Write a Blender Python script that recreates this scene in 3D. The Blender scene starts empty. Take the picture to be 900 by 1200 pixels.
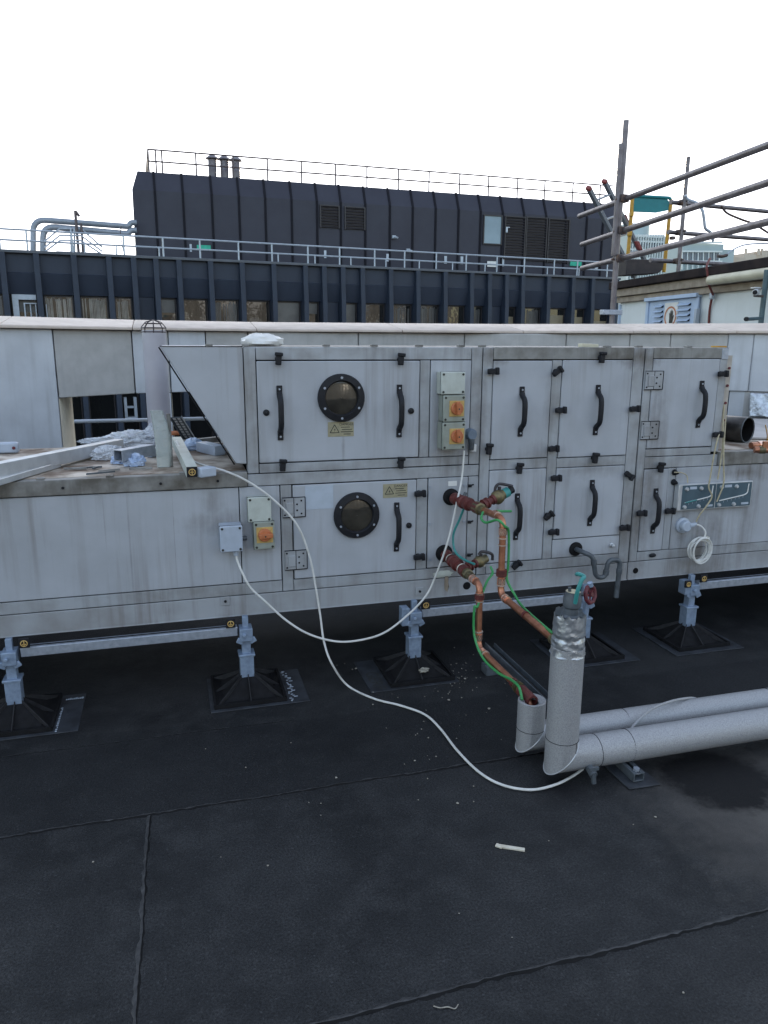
import bpy, math, random
from mathutils import Vector as V, Matrix
random.seed(7)
SC = bpy.context.scene
COL = SC.collection
# ------------------------------------------------------------------ camera solved from the unit's parallel edges
F, CX, CY, H = 873.0, 450.0, 600.0, 1.6
XD = V((3140, -185, F)).normalized()
DD = V((-19, 3800, F)); DD = (DD - XD * DD.dot(XD)).normalized()
YD = DD.cross(XD)
if YD.z < 0: YD = -YD
def ray(px, py):
    c = V((px - CX, py - CY, F))
    return V((XD.dot(c), YD.dot(c), -DD.dot(c)))
EYE = V((0, 0, H))
def G(px, py, z=0.0):
    d = ray(px, py); return EYE + d * ((z - H) / d.z)
def P(px, py, y):
    d = ray(px, py); return EYE + d * (y / d.y)
cam = bpy.data.cameras.new('camera'); co = bpy.data.objects.new('camera', cam); COL.objects.link(co)
cam.sensor_fit = 'VERTICAL'; cam.sensor_height = 24; cam.lens = F / 1200 * 24
cam.clip_start = .05; cam.clip_end = 3000
cx = V((XD.x, YD.x, -DD.x)); cdn = V((XD.y, YD.y, -DD.y)); cf = V((XD.z, YD.z, -DD.z))
m = Matrix.Identity(4)
for i in range(3):
    m[i][0] = cx[i]; m[i][1] = -cdn[i]; m[i][2] = -cf[i]; m[i][3] = EYE[i]
co.matrix_world = m
SC.camera = co

# ------------------------------------------------------------------ materials
def nodes(name):
    mt = bpy.data.materials.new(name); mt.use_nodes = True
    nt = mt.node_tree; b = nt.nodes['Principled BSDF']
    return mt, nt, b
def N(nt, typ, **kw):
    n = nt.nodes.new(typ)
    for k, v in kw.items():
        if k.startswith('i_'): n.inputs[k[2:].replace('_', ' ')].default_value = v
        else: setattr(n, k, v)
    return n
def ramp(nt, fac, a, b, ca=(0, 0, 0, 1), cb=(1, 1, 1, 1)):
    r = nt.nodes.new('ShaderNodeValToRGB'); e = r.color_ramp.elements
    e[0].position, e[1].position = a, b; e[0].color, e[1].color = ca, cb
    nt.links.new(fac, r.inputs[0]); return r.outputs[0]
def mixc(nt, fac, a, b, mode='MIX'):
    x = nt.nodes.new('ShaderNodeMix'); x.data_type = 'RGBA'; x.blend_type = mode
    for sock, v in ((0, fac), (6, a), (7, b)):
        if hasattr(v, 'is_linked') or hasattr(v, 'links'): nt.links.new(v, x.inputs[sock])
        elif sock == 0: x.inputs[0].default_value = v
        else: x.inputs[sock].default_value = (*v[:3], 1)
    return x.outputs[2]
def coords(nt, scale=(1, 1, 1), rot=(0, 0, 0)):
    g = nt.nodes.new('ShaderNodeNewGeometry'); mp = nt.nodes.new('ShaderNodeMapping')
    mp.inputs['Scale'].default_value = scale; mp.inputs['Rotation'].default_value = rot
    nt.links.new(g.outputs['Position'], mp.inputs['Vector']); return mp.outputs[0]
def noise(nt, vec, sc, det=4, rough=.55, dist=0):
    n = nt.nodes.new('ShaderNodeTexNoise'); n.inputs['Scale'].default_value = sc
    n.inputs['Detail'].default_value = det; n.inputs['Roughness'].default_value = rough
    n.inputs['Distortion'].default_value = dist
    nt.links.new(vec, n.inputs['Vector']); return n.outputs[0]
def bump(nt, b, h, strength=.3, dist=.01):
    n = nt.nodes.new('ShaderNodeBump'); n.inputs['Strength'].default_value = strength
    n.inputs['Distance'].default_value = dist
    nt.links.new(h, n.inputs['Height']); nt.links.new(n.outputs[0], b.inputs['Normal'])
def mat(name, c, c2=None, rough=.5, metal=0., nsc=8., lo=.4, hi=.65, bsc=0, bst=.2, bdist=.004, r2=None, spec=.5, streak=None, st_amt=.5, det=5, oil=0):
    """base colour c, broken up with c2 by noise; optional vertical rain streaks and fine bump"""
    mt, nt, b = nodes(name)
    b.inputs['Roughness'].default_value = rough; b.inputs['Metallic'].default_value = metal
    b.inputs['Specular IOR Level'].default_value = spec
    cv = coords(nt)
    if c2 is None: c2 = tuple(x * .8 for x in c)
    n = noise(nt, cv, nsc, det)
    col = mixc(nt, ramp(nt, n, lo, hi), c, c2)
    if streak:
        s = noise(nt, coords(nt, (22, 22, 1.1)), 1.0, 5, .6)
        s2 = noise(nt, coords(nt, (1.5, 1.5, 1.5)), 1.0, 3)
        mm = nt.nodes.new('ShaderNodeMath'); mm.operation = 'MULTIPLY'
        nt.links.new(ramp(nt, s, .5, .75), mm.inputs[0]); nt.links.new(ramp(nt, s2, .35, .7), mm.inputs[1])
        m2 = nt.nodes.new('ShaderNodeMath'); m2.operation = 'MULTIPLY'; m2.inputs[1].default_value = st_amt
        nt.links.new(mm.outputs[0], m2.inputs[0])
        col = mixc(nt, m2.outputs[0], col, streak)
    nt.links.new(col, b.inputs['Base Color'])
    if r2 is not None:
        rr = nt.nodes.new('ShaderNodeMapRange'); rr.inputs['To Min'].default_value = rough; rr.inputs['To Max'].default_value = r2
        nt.links.new(n, rr.inputs[0]); nt.links.new(rr.outputs[0], b.inputs['Roughness'])
    if bsc and oil:      # slow dents of thin sheet under the fine grain
        sm = nt.nodes.new('ShaderNodeMath'); sm.operation = 'MULTIPLY_ADD'; sm.inputs[1].default_value = oil
        nt.links.new(noise(nt, coords(nt, (1, 1, .7)), 3.2, 2, .4), sm.inputs[0]); f_ = nt.nodes.new('ShaderNodeMath'); f_.operation = 'MULTIPLY'; f_.inputs[1].default_value = .03
        nt.links.new(noise(nt, cv, bsc, 3), f_.inputs[0]); nt.links.new(f_.outputs[0], sm.inputs[2]); bump(nt, b, sm.outputs[0], .6, .012)
    elif bsc: bump(nt, b, noise(nt, cv, bsc, 3), bst, bdist)
    return mt
M = {}
M['panel'] = mat('unit_panel', (.42, .445, .485), (.345, .365, .395), .42, 0, 3.5, .35, .7, 240, .05, .001, .50, streak=(.16, .14, .12), st_amt=.75, oil=1.0)
M['frame'] = mat('unit_frame', (.385, .41, .44), (.27, .275, .28), .4, .15, 7, .42, .7, 200, .05, .001, .55, streak=(.10, .082, .065), st_amt=.8)
M['dirty'] = mat('unit_dirty_edge', (.27, .27, .26), (.11, .10, .085), .6, .1, 9, .38, .68, 60, .1, .002, streak=(.05, .042, .034), st_amt=.85)
M['base'] = mat('unit_base_rail', (.36, .38, .405), (.25, .25, .25), .45, .1, 5, .42, .75, 150, .06, .001, streak=(.12, .085, .06), st_amt=.8)
M['gap'] = mat('joint_gap', (.012, .012, .013), rough=.8, spec=.1)
M['top'] = mat('duct_top_sheet', (.54, .48, .41), (.16, .11, .075), .6, .1, 6.5, .40, .60, 30, .2, .003, det=9)
M['black'] = mat('black_plastic', (.012, .013, .017), (.017, .018, .022), .5, 0, 40, spec=.25)
M['rubber'] = mat('black_rubber', (.010, .010, .011), (.014, .014, .016), .75, 0, 30, bsc=200, bst=.2, spec=.15)
M['glass_port'] = mat('port_glass', (.05, .045, .036), (.025, .022, .018), .08, 0, 12)
M['felt_mat'] = mat('rubber_mat', (.036, .042, .052), (.016, .018, .023), .6, 0, 14, bsc=160, bst=.3)
M['pvc'] = mat('grey_pvc', (.085, .10, .115), (.055, .065, .075), .45, 0, 25)
M['ribm'] = mat('foot_rib', (.03, .03, .033), (.02, .02, .022), .6, 0, 30, spec=.2)
M['box_white'] = mat('box_pale', (.50, .54, .50), (.42, .45, .41), .45, 0, 14, streak=(.2, .19, .15), st_amt=.3)
M['box_grey'] = mat('box_grey', (.42, .48, .57), (.36, .41, .48), .4, 0, 14)
M['socket'] = mat('socket_blue_grey', (.17, .22, .29), (.13, .17, .22), .45, 0, 20)
M['iso'] = mat('isolator_body', (.30, .33, .29), (.25, .27, .23), .45, 0, 18, streak=(.14, .13, .10), st_amt=.3)
M['yellow'] = mat('yellow_plate', (.56, .38, .13), (.46, .29, .09), .45, 0, 40)
M['orange'] = mat('orange_knob', (.50, .17, .07), (.42, .13, .05), .4, 0, 60)
M['labely'] = mat('label_faded_yellow', (.34, .31, .20), (.27, .25, .17), .5, 0, 50)
M['ink'] = mat('label_ink', (.03, .03, .025), rough=.6)
M['paper'] = mat('paper_label', (.44, .50, .58), (.40, .455, .52), .5, 0, 20)
M['galv'] = mat('galvanised', (.42, .46, .53), (.30, .34, .40), .42, .55, 45, .35, .7, 90, .06, .001, .55)
M['mast'] = mat('mast_paint', (.07, .12, .14), (.05, .09, .105), .45, 0, 10)
M['post'] = mat('post_zinc', (.28, .36, .48), (.21, .27, .37), .45, .3, 40)
M['copper'] = mat('copper', (.54, .25, .155), (.30, .125, .075), .30, .9, 22, .35, .7, r2=.55)
M['brightcu'] = mat('copper_bright', (.97, .66, .52), (.85, .45, .32), .24, .9, 60)
M['solder'] = mat('solder_ring', (.75, .66, .60), (.6, .5, .42), .35, .7, 80)
M['oxide'] = mat('red_oxide_fitting', (.14, .03, .025), (.07, .016, .015), .55, .1, 40, .35, .7, bsc=120, bst=.3)
M['brass'] = mat('brass_old', (.20, .16, .08), (.11, .10, .065), .45, .6, 45)
M['clad'] = mat('insulation_cladding', (.41, .415, .43), (.27, .275, .285), .45, .3, 300, .38, .66, 300, .6, .003, .55)
M['foil'] = None
M['green'] = mat('green_yellow_earth', (.035, .25, .075), (.05, .32, .09), .4, 0, 60)
M['teal'] = mat('teal_hose', (.045, .27, .26), (.035, .22, .21), .4, 0, 40)
M['cable'] = mat('white_cable', (.68, .68, .66), (.58, .58, .55), .45, 0, 30)
M['rope'] = mat('old_tube', (.46, .41, .28), (.36, .31, .20), .55, 0, 50)
M['tie'] = mat('cable_tie', (.75, .72, .62), rough=.4)
M['lever'] = mat('valve_lever_dark', (.05, .045, .05), (.035, .03, .032), .45, .3, 40)
M['flange'] = mat('end_flange', (.46, .42, .37), (.36, .32, .28), .5, 0, 12)
M['wheel'] = mat('red_handwheel', (.14, .02, .03), (.08, .015, .02), .5, 0, 60)
M['wall'] = mat('parapet_render', (.58, .61, .65), (.50, .525, .56), .6, 0, 6, .35, .7, 90, .12, .002, streak=(.33, .34, .35), st_amt=.4)
M['band'] = mat('parapet_panel', (.48, .475, .465), (.40, .395, .385), .6, 0, 9, .35, .7, 120, .12, .002, streak=(.27, .27, .27), st_amt=.45)
M['reveal'] = mat('reveal_cream', (.80, .72, .58), (.72, .64, .50), .6, 0, 8)  # warm light from behind is put into this cream
M['coping'] = mat('coping_stone', (.62, .53, .46), (.50, .42, .36), .6, 0, 7, .35, .7, 80, .2, .003)
M['ventpipe'] = mat('vent_pipe', (.42, .41, .45), (.37, .36, .40), .45, 0, 6)
M['wire'] = mat('dark_wire', (.06, .045, .05), rough=.5, metal=.4)
M['navy'] = mat('navy_cladding', (.031, .041, .064), (.026, .034, .054), .5, 0, 1.2, .35, .7, 30, .03, .01, spec=.3, streak=(.04, .048, .07), st_amt=.5)
M['navy2'] = mat('navy_rib', (.027, .038, .062), (.023, .032, .052), .45, 0, 2, spec=.3)
M['plum'] = mat('plum_cladding', (.037, .039, .057), (.030, .031, .047), .5, 0, .9, .35, .7, 20, .03, .01, spec=.3, streak=(.042, .042, .054), st_amt=.5)
M['seam'] = mat('dark_seam', (.008, .008, .014), rough=.7, spec=.2)
M['louvre'] = mat('louvre_metal', (.030, .026, .030), (.022, .02, .024), .5, 0, 3)
M['ledge'] = mat('ledge_grey', (.10, .11, .13), (.075, .085, .10), .6, 0, 2)
M['rail'] = mat('rail_grey', (.42, .47, .54), (.36, .41, .47), .45, .3, 5)
M['raildark'] = mat('rail_brown', (.10, .08, .085), rough=.5, metal=.4)
M['duct'] = mat('grey_duct', (.26, .29, .34), (.21, .24, .28), .45, .3, 2)
M['flue'] = mat('flue_metal', (.16, .15, .17), (.11, .10, .12), .45, .4, 3)
M['exitgreen'] = mat('sign_green', (.02, .42, .28), rough=.5)
M['white'] = mat('white_paint', (.74, .74, .72), (.66, .66, .64), .5, 0, 10)
M['frost'] = mat('pale_glazing', (.20, .28, .35), (.16, .23, .29), .15, 0, 1)
M['scaf'] = mat('scaffold_tube', (.20, .185, .20), (.12, .105, .11), .45, .55, 14, .35, .7, 60, .1, .002)
M['clamp'] = mat('scaffold_clamp', (.09, .08, .085), (.14, .085, .06), .55, .5, 40)
M['tealboard'] = mat('teal_board', (.008, .21, .23), (.007, .17, .19), .5, 0, 6)
M['yellowframe'] = mat('yellow_frame', (.55, .30, .02), (.40, .20, .02), .45, 0, 12)
M['redcap'] = mat('red_cap', (.26, .055, .05), (.18, .04, .04), .5, 0, 20)
M['alu'] = mat('aluminium', (.62, .64, .66), (.50, .52, .54), .4, .5, 12)
M['shed'] = mat('shed_wall', (.66, .70, .71), (.60, .64, .64), .6, 0, 3, .35, .7, 60, .06, .003, streak=(.38, .40, .38), st_amt=.35)
M['fascia'] = mat('dark_fascia', (.020, .016, .018), (.035, .027, .026), .8, 0, 6, spec=.1)
M['timber'] = mat('timber_trim', (.33, .28, .22), (.22, .18, .14), .65, 0, 8, streak=(.12, .09, .07), st_amt=.5)
M['gutter'] = mat('cream_gutter', (.58, .55, .42), (.48, .45, .34), .45, 0, 6)
M['door'] = mat('door_blue_white', (.44, .55, .72), (.39, .49, .64), .45, 0, 5)
M['rope_red'] = mat('red_rope', (.16, .035, .03), (.10, .03, .03), .7, 0, 80)
M['darkbox'] = mat('dark_steel', (.035, .03, .034), (.055, .045, .045), .55, .2, 10)
M['cityglass'] = mat('city_glass', (.30, .39, .43), (.25, .33, .37), .3, 0, .2)
M['citywhite'] = mat('city_fin', (.62, .68, .70), rough=.5)
M['citydark'] = mat('city_window', (.10, .13, .18), rough=.2)
M['citystone'] = mat('city_stone', (.48, .42, .36), (.40, .34, .29), .7, 0, .2)
M['brick'] = mat('warm_stone', (.22, .215, .20), (.10, .097, .09), .8, 0, .35, .35, .65)
M['chip'] = mat('mortar_chip', (.34, .32, .27), (.24, .22, .19), .8, 0, 60)
M['timberwhite'] = mat('pale_offcut', (.66, .63, .54), (.55, .50, .40), .6, 0, 30)
M['bluefilm'] = mat('blue_film', (.38, .50, .72), (.56, .64, .78), .25, 0, 22, bsc=30, bst=.6, bdist=.01)
M['asphalt'] = mat('asphalt', (.05, .05, .05), rough=.85, nsc=2)
M['flex'] = mat('flexible_hose_dark', (.10, .097, .092), (.055, .052, .05), .36, .6, 14)
M['slate'] = mat('panel_sheet', (.46, .44, .43), (.36, .345, .335), .6, 0, 5)

def grime(mt, spots, tint=(.085, .068, .052)):
    """weathering of the unit: rust runs and blotches at their own places (x, z, half width, half height, strength)"""
    nt = mt.node_tree; b = nt.nodes['Principled BSDF']; src = b.inputs['Base Color'].links[0].from_socket
    g = nt.nodes.new('ShaderNodeNewGeometry'); n1 = noise(nt, coords(nt), 26, 6, .65); n2 = noise(nt, coords(nt, (60, 60, 5)), 1, 4, .6); acc = None
    ad0 = nt.nodes.new('ShaderNodeMath'); ad0.operation = 'ADD'; nt.links.new(n1, ad0.inputs[0]); nt.links.new(n2, ad0.inputs[1])
    for x, z, w, h, k in spots:
        mp = nt.nodes.new('ShaderNodeMapping'); mp.vector_type = 'TEXTURE'
        mp.inputs['Location'].default_value = (x, 0, z); mp.inputs['Scale'].default_value = (w, 1e4, h)
        nt.links.new(g.outputs['Position'], mp.inputs[0]); ln = nt.nodes.new('ShaderNodeVectorMath'); ln.operation = 'LENGTH'
        nt.links.new(mp.outputs[0], ln.inputs[0]); ad = nt.nodes.new('ShaderNodeMath'); ad.operation = 'MULTIPLY_ADD'; ad.inputs[1].default_value = .9
        nt.links.new(ad0.outputs[0], ad.inputs[0]); nt.links.new(ln.outputs['Value'], ad.inputs[2])
        hf = nt.nodes.new('ShaderNodeMath'); hf.operation = 'MULTIPLY'; hf.inputs[1].default_value = .5; nt.links.new(ad.outputs[0], hf.inputs[0]); ad = hf
        r = ramp(nt, ad.outputs[0], .40, .92, (k, k, k, 1), (0, 0, 0, 1))
        if acc is None: acc = r
        else:
            mx = nt.nodes.new('ShaderNodeMix'); mx.data_type = 'RGBA'; mx.blend_type = 'LIGHTEN'; mx.inputs[0].default_value = 1
            nt.links.new(acc, mx.inputs[6]); nt.links.new(r, mx.inputs[7]); acc = mx.outputs[2]
    nt.links.new(mixc(nt, acc, src, tint), b.inputs['Base Color'])
SPOTS = []
for x0, y0, x1, y1, k in ((201, 570, 208, 692, .55), (214, 572, 218, 640, .3), (236, 570, 262, 612, .35), (222, 600, 290, 622, .35), (150, 590, 156, 700, .25), (120, 575, 124, 640, .22),
        (566, 406, 592, 428, .6), (728, 404, 770, 430, .65), (570, 405, 745, 420, .35), (757, 404, 850, 420, .3), (760, 460, 776, 540, .4), (752, 520, 768, 620, .4), (742, 545, 756, 660, .45),
        (728, 560, 740, 680, .4), (796, 596, 804, 640, .5), (814, 600, 822, 690, .5), (826, 596, 846, 640, .35), (845, 545, 900, 562, .5), (786, 640, 850, 700, .35), (700, 640, 742, 672, .35), (560, 640, 572, 690, .4), (558, 430, 566, 560, .35),
        (612, 520, 660, 548, .3), (640, 440, 648, 520, .25), (655, 540, 740, 556, .3), (500, 520, 556, 548, .3), (506, 440, 516, 530, .25), (290, 540, 330, 560, .3), (400, 500, 404, 545, .3), (356, 545, 420, 556, .25), (505, 640, 545, 690, .35), (545, 500, 556, 560, .3), (870, 550, 878, 650, .3), (620, 650, 700, 670, .3)):
    a_, b_ = P(x0, y0, 3.3), P(x1, y1, 3.3); SPOTS.append(((a_.x + b_.x) / 2, (a_.z + b_.z) / 2, abs(b_.x - a_.x) / 2 * 1.5, abs(a_.z - b_.z) / 2 * 1.5, min(.9, k * 1.5)))
for k_ in ('panel', 'frame', 'base'): grime(M[k_], SPOTS)
def foil_mat():
    mt, nt, b = nodes('crumpled_foil'); cv = coords(nt)
    b.inputs['Metallic'].default_value = .8; b.inputs['Roughness'].default_value = .38
    n = noise(nt, cv, 28, 6, .6, 1.2)
    nt.links.new(mixc(nt, ramp(nt, n, .35, .7), (.55, .58, .62), (.33, .35, .38)), b.inputs['Base Color'])
    vo = nt.nodes.new('ShaderNodeTexVoronoi'); vo.inputs['Scale'].default_value = 55; vo.feature = 'F1'
    nt.links.new(cv, vo.inputs['Vector'])
    mx = nt.nodes.new('ShaderNodeMath'); mx.operation = 'ADD'
    nt.links.new(n, mx.inputs[0]); nt.links.new(vo.outputs[0], mx.inputs[1])
    bump(nt, b, mx.outputs[0], .35, .005); return mt
M['foil'] = foil_mat()
def film_mat(name, c, alpha, tr):
    mt, nt, b = nodes(name); cv = coords(nt)
    b.inputs['Base Color'].default_value = (*c, 1); b.inputs['Roughness'].default_value = .14; b.inputs['Coat Weight'].default_value = .5
    b.inputs['Transmission Weight'].default_value = tr; b.inputs['IOR'].default_value = 1.15
    b.inputs['Alpha'].default_value = alpha
    bump(nt, b, noise(nt, cv, 45, 5, .6, .8), .8, .012); return mt
M['film'] = film_mat('clear_film', (.80, .84, .90), .78, .25)
M['sleeve'] = film_mat('cloudy_sleeve', (.68, .75, .73), .70, .45)
M['curtain'] = mat('net_curtain', (.34, .31, .26), (.20, .18, .15), .5, 0, 2.2, spec=.8)  # tones for the reflections painted on the office windows
M['blindgrey'] = mat('grey_blind', (.085, .085, .085), (.05, .05, .052), .4, 0, 1.6, spec=.8)
M['blindcream'] = mat('cream_blind', (.24, .20, .13), (.17, .14, .09), .4, 0, 1.6, spec=.8)
def glass_mat():
    mt, nt, b = nodes('window_glass'); cv = coords(nt)
    b.inputs['Base Color'].default_value = (.012, .013, .014, 1); b.inputs['Roughness'].default_value = .03
    b.inputs['Specular IOR Level'].default_value = .6; b.inputs['IOR'].default_value = 1.6
    bump(nt, b, noise(nt, cv, 1.3, 3), .10, .06); return mt
M['glass'] = glass_mat()
def felt_mat():
    mt, nt, b = nodes('roofing_felt')
    g = nt.nodes.new('ShaderNodeNewGeometry'); sp = nt.nodes.new('ShaderNodeSeparateXYZ')
    nt.links.new(g.outputs['Position'], sp.inputs[0]); cv = coords(nt)
    big = noise(nt, cv, 1.4, 5, .6); mid = noise(nt, cv, 7, 6, .65); fine = noise(nt, cv, 240, 2)
    col = mixc(nt, ramp(nt, big, .35, .68), (.0074, .0082, .0096), (.0245, .0255, .0272))
    col = mixc(nt, ramp(nt, mid, .45, .75), col, (.0300, .0308, .0322))
    # each felt sheet has its own age: the sheet in front of the feet is paler, the next one darker
    def step(sock, edge, w):
        r = nt.nodes.new('ShaderNodeMapRange'); r.inputs['From Min'].default_value = edge - w; r.inputs['From Max'].default_value = edge + w
        nt.links.new(sock, r.inputs[0]); return r.outputs[0]
    wob = nt.nodes.new('ShaderNodeMath'); wob.operation = 'MULTIPLY_ADD'; wob.inputs[1].default_value = .05
    nt.links.new(noise(nt, cv, 3, 3), wob.inputs[0]); nt.links.new(sp.outputs[1], wob.inputs[2])
    a = step(wob.outputs[0], 2.95, .012); c_ = step(wob.outputs[0], 2.43, .004)
    sheet = nt.nodes.new('ShaderNodeMath'); sheet.operation = 'SUBTRACT'
    nt.links.new(c_, sheet.inputs[0]); nt.links.new(a, sheet.inputs[1])
    sm = nt.nodes.new('ShaderNodeMath'); sm.operation = 'MULTIPLY'; sm.inputs[1].default_value = .55
    nt.links.new(sheet.outputs[0], sm.inputs[0])
    col = mixc(nt, sm.outputs[0], col, (.0090, .0098, .0116))
    # pale mineral flecks
    vo = nt.nodes.new('ShaderNodeTexVoronoi'); vo.inputs['Scale'].default_value = 210
    nt.links.new(cv, vo.inputs['Vector'])
    gr_ = mixc(nt, ramp(nt, noise(nt, cv, 150, 4, .75), .36, .66), (.30, .31, .33), (1.85, 1.85, 1.85)); col = mixc(nt, 1.0, col, gr_, 'MULTIPLY')
    fl = ramp(nt, vo.outputs['Color'], .86, .98)
    fm = nt.nodes.new('ShaderNodeMath'); fm.operation = 'MULTIPLY'; fm.inputs[1].default_value = .5
    nt.links.new(fl, fm.inputs[0]); col = mixc(nt, fm.outputs[0], col, (.070, .073, .078))
    # spilled-oil stain and glossy felt around it, its sky sheen painted into the colour
    def blob(c, r0, r1, nz):
        o = nt.nodes.new('ShaderNodeVectorMath'); o.operation = 'DISTANCE'; o.inputs[1].default_value = c
        nt.links.new(g.outputs['Position'], o.inputs[0])
        ad = nt.nodes.new('ShaderNodeMath'); ad.operation = 'MULTIPLY_ADD'; ad.inputs[1].default_value = nz
        nt.links.new(noise(nt, cv, 9, 6, .65), ad.inputs[0]); nt.links.new(o.outputs['Value'], ad.inputs[2])
        return ramp(nt, ad.outputs[0], r0, r1, (1, 1, 1, 1), (0, 0, 0, 1))
    stain = G(842, 912); s1 = blob(tuple(stain), .29, .36, .25)
    s2 = blob(tuple(G(655, 925)), .12, .26, .25)
    gloss_and_sky_sheen = blob(tuple(G(905, 950)), .18, .80, .55)  # glossy patch mask; sky sheen is also painted through it
    dust = blob(tuple(G(545, 803)), .02, .34, .45); d6 = nt.nodes.new('ShaderNodeMath'); d6.operation = 'MULTIPLY'; d6.inputs[1].default_value = .6; nt.links.new(dust, d6.inputs[0]); col = mixc(nt, d6.outputs[0], col, (.050, .047, .042))
    col = mixc(nt, gloss_and_sky_sheen, col, (.095, .086, .078))
    dk = blob(tuple(G(330, 985)), .05, .35, .5); dk2 = blob(tuple(G(400, 880)), .10, .38, .5); dm = nt.nodes.new('ShaderNodeMath'); dm.operation = 'MAXIMUM'; nt.links.new(dk, dm.inputs[0]); nt.links.new(dk2, dm.inputs[1]); d5 = nt.nodes.new('ShaderNodeMath'); d5.operation = 'MULTIPLY'; d5.inputs[1].default_value = .55; nt.links.new(dm.outputs[0], d5.inputs[0]); col = mixc(nt, d5.outputs[0], col, (.008, .008, .009))
    col = mixc(nt, s1, col, (.004, .004, .005)); col = mixc(nt, s2, col, (.005, .005, .007))
    nt.links.new(col, b.inputs['Base Color'])
    rr = mixc(nt, gloss_and_sky_sheen, (.62, .62, .62), (.34, .34, .34)); rr = mixc(nt, s1, rr, (.75, .75, .75))
    nt.links.new(rr, b.inputs['Roughness']); b.inputs['Specular IOR Level'].default_value = .28
    h = nt.nodes.new('ShaderNodeMath'); h.operation = 'MULTIPLY_ADD'; h.inputs[1].default_value = .35
    nt.links.new(fine, h.inputs[0]); nt.links.new(mid, h.inputs[2])
    bump(nt, b, h.outputs[0], .8, .009); return mt
M['felt'] = felt_mat()
M['bitumen'] = mat('bitumen_bleed', (.004, .004, .0045), rough=.6, spec=.2)  # near-black strip painted as the shadow line of each felt lap
M['seamfelt'] = mat('felt_lap', (.020, .021, .023), (.060, .060, .062), .5, 0, 40, .45, .75, 120, .5, .004)

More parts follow.
